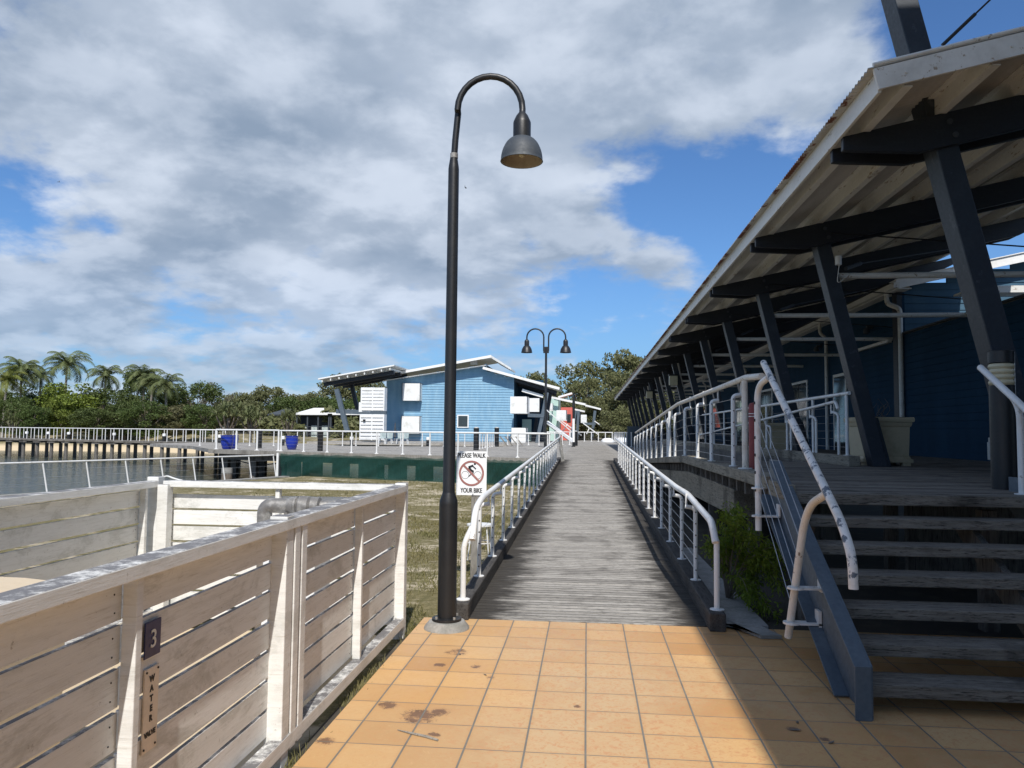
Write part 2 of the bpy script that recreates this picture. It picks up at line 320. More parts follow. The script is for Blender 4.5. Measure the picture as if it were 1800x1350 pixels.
# ---------------------------------------------------------------- object helpers
class MB:
    def __init__(s): s.v = []; s.f = []; s.smooth = False; s.alt = None
    def add(s, vs, fs):
        o = len(s.v); s.v += [tuple(a) for a in vs]; s.f += [tuple(i+o for i in f) for f in fs]; return s
    def box(s, x0, x1, y0, y1, z0, z1):
        vs = [(x, y, z) for x in (x0, x1) for y in (y0, y1) for z in (z0, z1)]
        return s.add(vs, [(0, 1, 3, 2), (4, 6, 7, 5), (0, 4, 5, 1), (2, 3, 7, 6), (0, 2, 6, 4), (1, 5, 7, 3)])
    def bar(s, a, b, wd, ht, up=(0, 0, 1), off=(0, 0)):
        """rectangular bar from a to b; wd across, ht along up"""
        a = Vector(a); b = Vector(b); d = (b-a).normalized(); up = Vector(up); sd = d.cross(up).normalized(); up = sd.cross(d)
        a = a+sd*off[0]+up*off[1]; b = b+sd*off[0]+up*off[1]
        vs = [q+sd*(i*wd/2)+up*(j*ht/2) for q in (a, b) for i in (-1, 1) for j in (-1, 1)]
        return s.add(vs, [(0, 1, 3, 2), (4, 6, 7, 5), (0, 4, 5, 1), (2, 3, 7, 6), (0, 2, 6, 4), (1, 5, 7, 3)])
    def prism(s, pts, ax, t0, t1):
        """outline pts in the plane across axis ax, extruded from t0 to t1"""
        def mk(p, t): q = list(p); q.insert(ax, t); return tuple(q)
        n = len(pts); vs = [mk(p, t0) for p in pts]+[mk(p, t1) for p in pts]
        return s.add(vs, [tuple(range(n-1, -1, -1)), tuple(range(n, 2*n))]+[(i, (i+1) % n, n+(i+1) % n, n+i) for i in range(n)])
    def tube(s, pts, r, seg=10, caps=True):
        pts = [Vector(p) for p in pts]; n = len(pts); rs = r if isinstance(r, (list, tuple)) else [r]*n
        T = [(pts[min(i+1, n-1)]-pts[max(i-1, 0)]).normalized() for i in range(n)]
        ref = Vector((0, 0, 1)) if abs(T[0].z) < .9 else Vector((1, 0, 0)); N = T[0].cross(ref).normalized(); vs = []
        for i in range(n):
            N = (N-T[i]*N.dot(T[i])).normalized(); B = T[i].cross(N)
            for k in range(seg):
                a = 2*math.pi*k/seg; vs.append(pts[i]+(N*math.cos(a)+B*math.sin(a))*rs[i])
        fs = [(i*seg+k, i*seg+(k+1) % seg, (i+1)*seg+(k+1) % seg, (i+1)*seg+k) for i in range(n-1) for k in range(seg)]
        if caps: fs += [tuple(range(seg-1, -1, -1)), tuple(range((n-1)*seg, n*seg))]
        s.smooth = True
        return s.add(vs, fs)
    def lathe(s, prof, c, seg=24, M_=None):
        """profile of (radius, height) round a vertical axis through c"""
        vs = []; c = Vector(c)
        for r, z in prof:
            for k in range(seg):
                a = 2*math.pi*k/seg; q = Vector((r*math.cos(a), r*math.sin(a), z))
                vs.append(c+(M_ @ q if M_ else q))
        n = len(prof)
        fs = [(i*seg+k, i*seg+(k+1) % seg, (i+1)*seg+(k+1) % seg, (i+1)*seg+k) for i in range(n-1) for k in range(seg)]
        fs += [tuple(range(seg-1, -1, -1)), tuple(range((n-1)*seg, n*seg))]
        s.smooth = True
        return s.add(vs, fs)
    def clad(s, a, b, z0, z1, pitch, lip=.018, top=None):
        """weatherboards from plan point a to b, facing the side to the right of a->b; top(t) gives a sloping top edge"""
        a = Vector((a[0], a[1], 0)); b = Vector((b[0], b[1], 0)); d = (b-a); nrm = Vector((d.y, -d.x, 0)).normalized()
        n = int(math.ceil((z1-z0)/pitch)); L = d.length
        for k in range(n):
            lo = z0+k*pitch; hi = min(z1, lo+pitch)
            ta, tb = 0.0, 1.0
            if top:
                ts = [i/40 for i in range(41) if top(i/40) >= lo+pitch*.5]
                if not ts: continue
                ta, tb = ts[0], ts[-1]
                if tb-ta < .01: continue
            A = a+d*ta; B = a+d*tb; o = nrm*lip
            vs = [A+o+Vector((0, 0, lo)), B+o+Vector((0, 0, lo)), B+Vector((0, 0, hi)), A+Vector((0, 0, hi)),
                  A+Vector((0, 0, lo)), B+Vector((0, 0, lo)), A-nrm*.05+Vector((0, 0, lo)), B-nrm*.05+Vector((0, 0, lo)), B-nrm*.05+Vector((0, 0, hi)), A-nrm*.05+Vector((0, 0, hi))]
            s.add(vs, [(0, 1, 2, 3), (0, 4, 5, 1), (6, 9, 8, 7), (0, 3, 9, 6), (1, 7, 8, 2)])
        return s
    def build(s, name, mat, parent=None, bevel=0, smooth=None, at=None):
        me = bpy.data.meshes.new(name)
        off = Vector((0, 0, 0))
        if parent is not None: off = wloc(parent)
        if at is not None: off = Vector(at)
        me.from_pydata([tuple(Vector(q)-off) for q in s.v], [], s.f); me.update()
        me.materials.append(M[mat] if isinstance(mat, str) else mat)
        if s.alt: me.materials.append(M[s.alt[1]]); me.polygons.foreach_set('material_index', [int(i >= s.alt[0]) for i in range(len(s.f))])
        if s.smooth if smooth is None else smooth:
            me.polygons.foreach_set('use_smooth', [True]*len(me.polygons)); me.set_sharp_from_angle(angle=R(38))
        o = bpy.data.objects.new(name, me); col.objects.link(o)
        if parent is not None: o.parent = parent; o.location = off-wloc(parent)
        else: o.location = off
        if bevel:
            bv = o.modifiers.new('bevel', 'BEVEL'); bv.width = bevel; bv.segments = 2; bv.limit_method = 'ANGLE'; bv.angle_limit = R(40)
        return o
def wloc(o):
    p = Vector((0, 0, 0))
    while o is not None: p = p+Vector(o.location); o = o.parent
    return p
def tag(o, label=None, cat=None, group=None, kind=None):
    if label: o['label'] = label
    if cat: o['category'] = cat
    if group: o['group'] = group
    if kind: o['kind'] = kind
    return o
def empty(name, loc, label, cat, group=None):
    o = bpy.data.objects.new(name, None); col.objects.link(o); o.location = loc; o.empty_display_size = .1
    return tag(o, label, cat, group)
def copy_tree(o, parent=None, loc=None, rz=None, scale=None):
    c = o.copy(); col.objects.link(c)
    if parent is not None: c.parent = parent; c.matrix_parent_inverse.identity()
    if loc is not None: c.location = loc
    if rz is not None: c.rotation_euler = (0, 0, rz)
    if scale is not None: c.scale = scale
    for ch in [q for q in bpy.data.objects if q.parent == o]: copy_tree(ch, c)
    return c
def arc(c, r, a0, a1, u, v, n=8):
    c = Vector(c); u = Vector(u); v = Vector(v)
    return [c+u*(r*math.cos(a0+(a1-a0)*i/n))+v*(r*math.sin(a0+(a1-a0)*i/n)) for i in range(n+1)]
def bend(pts, r=.05, n=5):
    """round the corners of a polyline"""
    pts = [Vector(p) for p in pts]; out = [pts[0]]
    for i in range(1, len(pts)-1):
        p = pts[i]; a = (pts[i-1]-p); b = (pts[i+1]-p); ra = min(r, a.length*.49, b.length*.49)
        A = p+a.normalized()*ra; B = p+b.normalized()*ra
        for k in range(n+1):
            q = k/n; out.append(A*(1-q)**2+p*(2*q*(1-q))+B*q*q)
    out.append(pts[-1]); return out
_txt = 0
def text(name, body, size, mtx, mat, parent, bold=0.0, spacing=1.0, line=1.0, sx=1.0):
    cu = bpy.data.curves.new('t', 'FONT'); cu.body = body; cu.size = size; cu.align_x = 'CENTER'; cu.align_y = 'CENTER'
    cu.offset = bold; cu.extrude = .0008; cu.space_character = spacing; cu.space_line = line
    o = bpy.data.objects.new('t', cu); col.objects.link(o)
    bpy.context.view_layer.update()
    me = bpy.data.meshes.new_from_object(o.evaluated_get(bpy.context.evaluated_depsgraph_get()))
    bpy.data.objects.remove(o); bpy.data.curves.remove(cu)
    me.transform(mtx @ Matrix.Diagonal((sx, 1, 1, 1))); me.transform(Matrix.Translation(-wloc(parent)))
    me.materials.clear(); me.materials.append(M[mat])
    q = bpy.data.objects.new(name, me); col.objects.link(q); q.parent = parent
    return q
def frame(o, xa, ya):
    xa = Vector(xa); ya = Vector(ya); za = xa.cross(ya); o = Vector(o)
    return Matrix(((xa.x, ya.x, za.x, o.x), (xa.y, ya.y, za.y, o.y), (xa.z, ya.z, za.z, o.z), (0, 0, 0, 1)))

# ================================================================ GROUND AND WATER
WZ = -1.15
def shore_x(Y): return -14.4+(Y-34.5)*.33   # line of the seawall
def deck_line(X): return 37.5-.383*(X+15)
def ground_z(x, y):
    lawn = -.06-.58*min(1, max(0, (y-7)/14))
    if x > .6 and y > 6: lawn = min(lawn, -.06)
    if y > 62: lawn = -.58+min(1, (y-62)/25)*.75
    far = 82+3*math.sin(x*.09)+.05*max(0, -x-40) if x < -27 else 63
    d1 = shore_x(y)-x if y < 40 else -1       # >0 = over the water
    d2 = (50 if x < -15 else min(y-deck_line(x), (-2.2-x)*2)) if x < -2.2 else -1
    d = max(d1, d2) if y > 33 else d1
    if d > 0 and y < far: return lawn+(-2.2-lawn)*min(1, d/.5)*min(1, (far-y)/6)
    if y >= far and x < -20: return max(-1.6, -1.5+min(1, (y-far)/13)*2.1+.25*math.sin(x*.21)) if x < -27 else min(lawn, .0)
    return lawn
xs = sorted(set([-900, -600, -400, -250, -180, -140]+[-110+1.6*i for i in range(44)]+[-40+.6*i for i in range(95)]+[18+4*i for i in range(15)]+[120, 200, 400, 900]))
ys = sorted(set([-60, -30, -15]+[-6+.7*i for i in range(96)]+[61+1.4*i for i in range(42)]+[130, 160, 220, 320, 500, 900]))
g = MB(); nx, ny = len(xs), len(ys)
g.v = [(x, y, ground_z(x, y)) for y in ys for x in xs]
g.f = [(j*nx+i, j*nx+i+1, (j+1)*nx+i+1, (j+1)*nx+i) for j in range(ny-1) for i in range(nx-1)]
tag(g.build('ground', 'lawn_ground', smooth=True), 'sandy lawn and shore with worn patches', kind='structure')
wt = MB().add([(-900, -60, WZ), (30, -60, WZ), (30, 140, WZ), (-900, 140, WZ)], [(0, 1, 2, 3)])
tag(wt.build('water', 'water'), 'rippled grey-blue lagoon water', kind='structure')

# tiled path and its concrete edge
pv = MB().box(-1.385, 7, -6, 6.61, -.12, 0.0)
tag(pv.build('tiled_path', 'paving_tile'), 'orange square tiled path', kind='structure')
tag(MB().box(1.13, 9, 6.62, 30, -.2, -.045).build('underdeck_soil', 'soil'), 'dark bare soil under the raised deck', kind='structure')
cs = MB().prism([(1.13, 6.62), (1.42, 6.62), (1.52, 6.30), (1.36, 6.28), (1.26, 6.5), (1.13, 6.9)][::-1], 2, .004, .03)
cs.prism([(1.15, 6.66), (1.5, 6.66), (1.45, 11), (1.15, 11)], 2, -.08, .015)
tag(cs.build('concrete_slab', 'concrete'), 'grey concrete strip between ramp kerb and stairs', kind='structure')

# ramp: boards across, rising from the tiles to the lower deck
def ramp_z(y): return .004+.0215*(y-6.62) if y < 29.6 else .50
rp = MB(); y = 6.625
while y < 30.9:
    wv_ = random.uniform(-.002, .003); l = -1.12+random.uniform(-.01, .01); r_ = 1.12+random.uniform(-.01, .01); z = ramp_z(y)
    zb = z+wv_; z2 = ramp_z(y+.09)+wv_+random.uniform(-.001, .001)
    rp.add([(l, y, zb), (r_, y, zb), (r_, y+.091, z2), (l, y+.091, z2), (l, y, zb-.04), (r_, y, zb-.04), (r_, y+.091, z2-.04), (l, y+.091, z2-.04)],
           [(0, 1, 2, 3), (4, 7, 6, 5), (0, 4, 5, 1), (1, 5, 6, 2), (2, 6, 7, 3), (3, 7, 4, 0)])
    y += .098
ramp = tag(rp.build('ramp', 'ramp_timber'), 'long weathered timber board ramp', kind='structure')
sub = MB()
for X in (-.95, 0, .95): sub.bar((X, 6.66, -.13), (X, 30.8, .40), .07, .14)
sub.build('bearer', 'black_kerb', ramp)
for sx in (-1, 1):
    k = MB().bar((sx*1.06, 6.55 if sx < 0 else 6.46, .07), (sx*1.06, 29.5, .565), .13, .15)
    k.build('kerb', 'black_kerb', ramp, bevel=.012)

# lower deck in front of the far buildings
LD = [(-19.8, 39.0), (-15.0, 36.7), (-1.3, 31.4), (-1.2, 30.6), (1.25, 30.6), (1.6, 29.0), (14, 29.0), (14, 132), (-6, 132), (-6, 55), (-16, 51), (-24, 60), (-30, 58.5), (-30, 50.5), (-24.3, 45.6)]
ld = MB().prism(LD[::-1], 2, .30, .498)
tag(MB().box(-25, -6.02, 67, 80.2, .28, .49).build('building_path', 'far_deck_timber'), 'timber path in front of the blue building', kind='structure')
tag(MB().add([(-1.15, 30.92, .503), (1.3, 30.92, .503), (1.5, 90, .503), (-1.15, 90, .503)], [(0, 1, 2, 3)]).build('deck_path', 'ramp_far'), 'worn walking strip of boards running on across the lower deck', kind='structure')
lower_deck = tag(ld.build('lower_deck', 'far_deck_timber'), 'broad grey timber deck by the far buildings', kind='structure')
ln = MB()
def edge_pts(a, b, step):
    a = Vector(a); b = Vector(b); n = max(1, round((b-a).length/step)); return [a+(b-a)*(i/n) for i in range(n+1)]
for a, b in (((-19.8, 38.9), (-15.0, 36.6)), ((-15.0, 36.6), (-1.3, 31.3))):
    ln.bar((a[0], a[1]-.05, .40), (b[0], b[1]-.05, .40), .08, .22)
ln.build('edge_board', 'grey_post', lower_deck)
for q in [(-19.2, 39.6), (-17.2, 38.6), (-15.4, 38.0), (-18.4, 42.5), (-16.6, 41.5), (-20.8, 44), (-22.8, 47.5), (-25, 51)]+[(-14+2.1*i, 37.6-.8*i) for i in range(6)]:
    MB().box(q[0]-.17, q[0]+.17, q[1]-.17, q[1]+.17, -1.9, .30).build('pile', 'post_timber', lower_deck)
bm_ = MB().bar((-19.4, 39.4, .12), (-14.6, 37.4, .12), .2, .3); bm_.bar((-20.6, 43.6, .12), (-15, 41.2, .12), .2, .3); bm_.build('bearer', 'post_timber', lower_deck)

# upper deck beside the ramp: level landing, then a lane that slopes down to the lower deck
UD = 1.15
def lane_z(y): return UD if y < 13 else UD-.0405*(y-13) if y < 29 else .505
ud = MB(); y = 6.25
while y < 66:
    w2 = .115 if y < 24 else .8; x0 = 3.72 if y > 12.0 else 1.60
    if y < 24:
        j = random.uniform(-.002, .002); ud.box(x0, 7.6, y, y+w2-.006, UD-.035+j, UD+j)
        if y > 12:
            z = lane_z(y); ud.box(1.60, 3.70, y, y+w2-.006, z-.035, z)
    else:
        ud.box(x0, 7.6, y, y+w2-.004, UD-.03, UD)
        if y < 29: z = lane_z(y); ud.box(1.60, 3.70, y, y+w2-.004, z-.05, z)
    y += w2
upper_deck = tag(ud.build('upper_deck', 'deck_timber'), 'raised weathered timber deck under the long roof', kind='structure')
fs_ = MB()
for a, b in ((6.95, 8.1), (8.12, 9.5), (9.52, 11.0), (11.02, 12.9), (12.92, 15.0), (15.02, 17.2), (17.22, 19.5), (19.52, 22), (22.02, 25), (25.02, 28.6)):
    fs_.bar((1.655, a, lane_z(a)+.025), (1.655, b, lane_z(b)+.025), .19, .115)
fs_.bar((1.60, 6.92, UD-.01), (1.60, 6.26, UD-.01), .06, .13)
fs_.build('kerb', 'fascia_timber', upper_deck, bevel=.008)
jb = MB().prism([(9.0, .66), (14.5, .60), (24, .25), (28.5, .10), (28.5, .34), (24, .52), (13, .97), (9.0, .97)][::-1], 0, 1.66, 1.95)
jb.build('bearer', 'fascia_timber', upper_deck, bevel=.008)
jo = MB(); y = 7.3
while y < 28:
    z = lane_z(y); jo.box(1.63, 3.6, y, y+.05, z-.17, z-.052); y += .45
jo.build('joist', 'post_timber', upper_deck)
for X in (1.9, 3.4):
    for Y in (7.0, 9.1, 12, 15, 18.5, 22, 26):
        MB().box(X-.06, X+.06, Y-.06, Y+.06, -.1, lane_z(Y)-.18).build('post', 'post_timber', upper_deck)
mk = MB().bar((3.80, 11.45, UD+.075), (3.80, 40, UD+.075), .16, .15); mk.build('kerb', 'fascia_timber', upper_deck, bevel=.01)
MB().box(3.7, 7.6, 9.4, 9.5, -.1, 1.10).build('underfloor_board', 'post_timber', upper_deck)
MB().box(3.72, 3.76, 12, 60, -.1, 1.11).build('underfloor_board', 'post_timber', upper_deck)

# ================================================================ STAIRS
st = empty('timber_stairs', (2.5, 5.4, 0), 'wide open-riser timber stairs up to the raised deck', 'stairs')
for k in range(6):
    Yf = 5.98-.25*k; z = UD-.165*(k+1)
    tr_ = MB(); tr_.box(1.61, 3.455, Yf, Yf+.135, z-.072, z); tr_.box(1.61, 3.455, Yf+.142, Yf+.275, z-.072, z-.002)
    tr_.build('tread', 'stair_timber', st, bevel=.007)
MB().box(1.61, 3.455, 6.17, 6.245, UD-.085, UD-.002).build('nosing', 'stair_timber', st, bevel=.007)
def stringer(X0, sgn):
    s_ = MB(); a = Vector((X0, 4.66, .02)); b = Vector((X0, 6.72, 1.27))
    prof = [(4.60, 0.0), (4.96, 0.0), (6.98, 1.06), (6.98, 1.38), (6.60, 1.38), (4.60, .30)]
    s_.prism(prof, 0, X0, X0+.012*sgn)
    # flanges top and bottom and the end plate
    d = (Vector((0, 6.60-4.60, 1.08))).normalized()
    s_.bar((X0-.045*sgn, 4.6, .293), (X0-.045*sgn, 6.6, 1.373), .09, .014)
    s_.bar((X0-.045*sgn, 4.965, .012), (X0-.045*sgn, 6.98, 1.07), .09, .012)
    s_.box(min(X0-.09*sgn, X0), max(X0-.09*sgn, X0), 4.588, 4.60, 0, .30)
    return s_
stringer(1.595, 1).build('stringer', 'stringer_blue', st, bevel=.003)
s2 = MB(); s2.prism([(4.6, .0), (4.6, .02), (6.55, 1.27), (6.75, 1.27), (6.75, 1.0), (4.95, 0)][::-1], 0, 3.46, 3.48)
s2.bar((3.52, 4.7, .10), (3.52, 6.55, 1.275), .16, .02); s2.build('stringer', 'stringer_blue', st, bevel=.003)
mid_ = MB().prism([(4.75, -.05), (5.0, -.05), (6.6, .95), (6.3, .95), (4.75, .1)][::-1], 0, 2.9, 2.95); mid_.build('carriage', 'post_timber', st)

def stair_rail(name, label, X, Yo, sgn):
    r_ = empty(name, (X, 6.0+Yo, 0), label, 'handrail')
    def q(dx, y, z): return (X+dx, y+Yo, z)
    rail = bend([q(0, 6.52, 2.19), q(0, 4.60, 1.10), q(0, 4.43, .93), q(0, 4.42, .76)], .16, 6)
    MB().tube(rail, .026, 16).build('rail', 'peeling_white' if sgn > 0 else 'white_rail', r_)
    for pts_, mt, ys2 in ((bend([q(-.03, 6.62, .80), q(-.03, 6.62, 2.0), q(0, 6.34, 2.055)], .2, 8), 'white_rail', [(-.055, 6.61, 1.86-.145*k) for k in range(6)]),
                    (bend([q(-.06, 5.58, .20), q(-.005, 5.30, 1.12), q(0, 4.86, 1.245)], .24, 9), 'cream_post', [(-.012-.008*k, 5.345+.033*k, 1.0-.112*k) for k in range(6)])):
        pm = MB().tube(pts_, .026, 14); pm.alt = (len(pm.f), 'ink')
        for s3 in ys2: pm.lathe([(.0, -.012), (.007, -.012), (.007, .012), (.0, .012)], q(*s3), 8)
        pm.build('post', mt, r_)
    for (yy, zz) in ((6.62, .92), (6.62, 1.15)):
        br = MB()
        if zz < 1.1: br.box(X-.07, X+.135, yy+Yo-.045, yy+Yo+.045, zz-.006, zz+.006); br.box(X+.125, X+.137, yy+Yo-.045, yy+Yo+.045, zz, zz+.10)
        br.lathe([(.055, -.0065), (.055, .0065)], (X-.03, yy+Yo, zz), 18); br.smooth = False; br.build('bracket', 'white_rail', r_)
    for (yy, zz, xx) in ((5.53, .31, -.048), (5.46, .56, -.035)):
        br = MB(); br.lathe([(.058, -.0065), (.058, .0065)], (X+xx, yy+Yo, zz), 18); br.box(X-.02, X+.14, yy+Yo-.04, yy+Yo+.05, zz-.006, zz+.006)
        br.box(X+.12, X+.14, yy+Yo-.04, yy+Yo+.05, zz-.02, zz+.09); br.smooth = False; br.build('bracket', 'white_rail', r_)
    for k in range(6):
        a = q(-.03, 6.62, 1.86-.145*k); b = q(-.012-.008*k, 5.36+.033*k, 1.0-.112*k)
        MB().tube([a, b], .003, 5).build('cable', 'wire', r_)
    return r_
painted('cream_post', (.72, .67, .60), (.60, .53, .44), 7, .45, .7, rough=.5, c3=(.20, .15, .11), bs=.4)
stair_rail('stair_handrail', 'peeling white tube handrail on the left side of the timber stairs', 1.45, 0, 1)
rr2 = empty('stair_handrail', (3.35, 6.0, 0), 'smooth white tube handrail running out of frame beside the dark bollard', 'handrail')
MB().tube(bend([(3.35, 6.93, 2.19), (3.35, 4.75, .95), (3.35, 4.6, .8), (3.35, 4.59, .62)], .16, 6), .027, 16).build('rail', 'white_rail', rr2)
MB().tube(bend([(3.38, 6.40, UD), (3.38, 6.40, 1.86), (3.36, 6.62, 2.0)], .14, 8), .026, 14).lathe([(.055, 0), (.055, .008), (.03, .01)], (3.38, 6.40, UD), 14).build('post', 'white_rail', rr2)
MB().tube(bend([(3.41, 5.0, .20), (3.37, 4.95, .85), (3.35, 4.85, 1.0)], .1, 6), .026, 14).build('post', 'white_rail', rr2)
for k in range(6): MB().tube([(3.38, 6.40, 1.78-.11*k), (3.39, 4.98, .92-.11*k)], .0022, 5).build('cable', 'wire', rr2)

# ================================================================ TUBE RAILINGS WITH BENT POSTS
def bent_railing(root, X, ys_, zf, inner, hp=.70, hr=.85, r=.021, cables=6, style='both', dots=True, rr=.028):
    """posts at ys_ standing on zf(y); tops bend to the side `inner` and carry the rail on a short stem"""
    proto = None
    for i, y in enumerate(ys_):
        z = zf(y)
        if proto is None:
            p_ = MB(); pts = bend([(X, y, z), (X, y, z+hp), (X+inner*.10, y, z+hp+.012)], .09, 6)
            p_.tube(pts, r, 10); p_.lathe([(.052, 0), (.052, .008), (.03, .010)], (X, y, z), 14)
            p_.tube([(X+inner*.088, y, z+hp), (X+inner*.088, y, z+hr)], .0105, 8)
            p_.alt = (len(p_.f), 'ink')
            for k in range(cables):
                dz_ = .10+k*(hp-.14)/(cables-1); p_.tube([(X, y-r-.003, z+dz_), (X, y+r+.003, z+dz_)], .0075, 8)
            proto = p_.build('post', 'white_rail', None, at=(X, y, z))
            proto.parent = root; proto.location = Vector((X, y, z))-wloc(root)
        else:
            c = proto.copy(); col.objects.link(c); c.location = Vector((X, y, z))-wloc(root)
            for ch in [q for q in bpy.data.objects if q.parent == proto]:
                d = ch.copy(); col.objects.link(d); d.parent = c
    for k in range(cables):
        dz_ = .10+k*(hp-.14)/(cables-1)
        MB().tube([(X, y, zf(y)+dz_) for y in ys_], .0022, 4).build('cable', 'wire', root)
def empty_at(p): return None

kz = lambda y: ramp_z(y)+.142
YL = [7.64, 8.72, 9.84]+[9.84+1.12*i for i in range(1, 16)]
L = empty('ramp_handrail', (-1.06, 6.7, 0), 'sunlit white tube handrail along the left side of the timber ramp', 'railing', 'handrails of the timber ramp')
bent_railing(L, -1.06, YL, kz, 1, .70, .84)
MB().tube(bend([(-1.06, 6.66, .15), (-1.06, 6.66, .62), (-1.0, 6.72, .76)], .12), .024, 12).build('end_post', 'white_rail', L)
MB().tube(bend([(-.985, 6.66, .66), (-.985, 6.80, .90), (-.972, 7.1, kz(7.1)+.82), (-.972, 27.2, kz(27.2)+.82)], .18, 7), .029, 12).build('rail', 'white_rail', L)
MB().lathe([(.06, 0), (.06, .008), (.035, .012)], (-1.06, 6.66, kz(6.66)+.002), 14).build('flange', 'white_rail', L)
YR = [7.75, 8.85, 10.05]+[10.05+1.17*i for i in range(1, 15)]
Rr = empty('ramp_handrail', (1.06, 6.7, 0), 'white tube handrail on the right side of the ramp beside the green shrub', 'railing', 'handrails of the timber ramp')
bent_railing(Rr, 1.06, YR, kz, -1, .70, .84)
MB().tube([(1.075, 6.60, .14), (1.075, 6.60, .71), (1.06, 6.66, .76)], .024, 12).build('end_post', 'white_rail', Rr)
MB().tube(bend([(1.06, 6.56, .70), (1.045, 6.66, .86), (1.0, 7.85, kz(7.85)+.82), (.972, 8.6, kz(8.6)+.82), (.972, 27.0, kz(27.0)+.82)], .16, 7), .030, 12).build('rail', 'white_rail', Rr)
MB().lathe([(.06, 0), (.06, .008), (.035, .012)], (1.075, 6.60, .145), 14).build('flange', 'white_rail', Rr)
# net caught on the far end of the left rail
nt = MB()
for k in range(9):
    a = k/9; nt.tube([(-.95-.05*math.sin(k), 27.2+.05*k, 1.40), (-.93+.06*math.sin(2*k), 27.2+.06*k, 1.0), (-.90+.1*a, 27.25+.05*k, .56)], .012, 5)
tag(nt.build('tattered_net', 'concrete', at=(-.95, 27.3, .5)), 'tattered grey netting hanging on the upper end of the left handrail', 'net')

# railing of the upper deck, standing on its kerb
kz2 = lambda y: lane_z(y)+.083
U = empty('deck_handrail', (1.66, 7.5, 0), 'thick white handrail with bent posts on the kerb of the raised deck', 'railing')
bent_railing(U, 1.65, [8.95, 10.5, 11.8, 13.3, 14.8, 16.1, 17.4, 18.8, 20.2, 21.6, 23, 24.4, 25.8, 27.2], kz2, 1, .80, 1.0, .025)
MB().tube([(1.66, 8.35, kz2(8)), (1.66, 8.35, kz2(8)+.93)], .032, 14).build('end_post', 'cream_post', U)
MB().tube([(1.66, 15.85, kz2(16)), (1.66, 15.85, kz2(16)+.93)], .030, 12).build('end_post', 'white_rail', U)
MB().tube([(1.70, 7.72, 2.165), (1.70, 8.5, 2.205), (1.735, 15.0, lane_z(15)+1.09), (1.735, 28, lane_z(28)+1.06)], .033, 14).build('rail', 'cream_post', U)
fl = MB()
for y in (8.35, 15.85): fl.lathe([(.075, 0), (.075, .01), (.04, .012)], (1.66, y, kz2(y)), 14)
fl.build('flange', 'white_rail', U)

# inner railing of the sloping lane: guard rail plus a lower handrail
I = empty('lane_guardrail', (3.8, 11.5, UD), 'double white railing in the shade beside the leaning column, one rail above the other', 'railing')
ysi = [11.75+1.7*i for i in range(9)]
proto = None
for y in ysi:
    if proto is None:
        p_ = MB().tube([(3.80, y, 1.30), (3.80, y, 2.19)], .024, 10); p_.lathe([(.055, 0), (.055, .008), (.03, .01)], (3.80, y, 1.30), 12)
        proto = p_.build('post', 'white_rail', None, at=(3.8, y, 1.3)); proto.parent = I; proto.location = Vector((3.8, y, 1.3))-wloc(I)
    else: c = proto.copy(); col.objects.link(c); c.location = Vector((3.8, y, 1.3))-wloc(I)
MB().tube([(3.80, 11.62, 2.21), (3.80, 26, 2.21)], .028, 12).build('rail', 'white_rail', I)
MB().tube(bend([(3.72, 11.88, 1.98), (3.72, 12.0, 2.10), (3.72, 13.2, 2.05), (3.72, 26, 1.55)], .07), .024, 12).build('rail', 'white_rail', I)
for i, y in enumerate([12.25, 13.4, 15.0, 16.6, 18.2]):
    zt = 2.09-.0385*(y-12)
    MB().tube(bend([(3.80, y-.12, 1.16), (3.80, y-.12, zt-.16), (3.74, y, zt-.13)], .07), .021, 10).tube([(3.73, y, zt-.16), (3.73, y, zt-.02)], .012, 8).build('bent_post', 'white_rail', I)
for k in range(6): MB().tube([(3.80, 11.75, 1.42+.12*k), (3.80, 25.4, 1.42+.12*k)], .0022, 4).build('cable', 'wire', I)
mk2 = MB().box(1.62, 3.9, 11.42, 11.62, UD+.004, UD+.02)

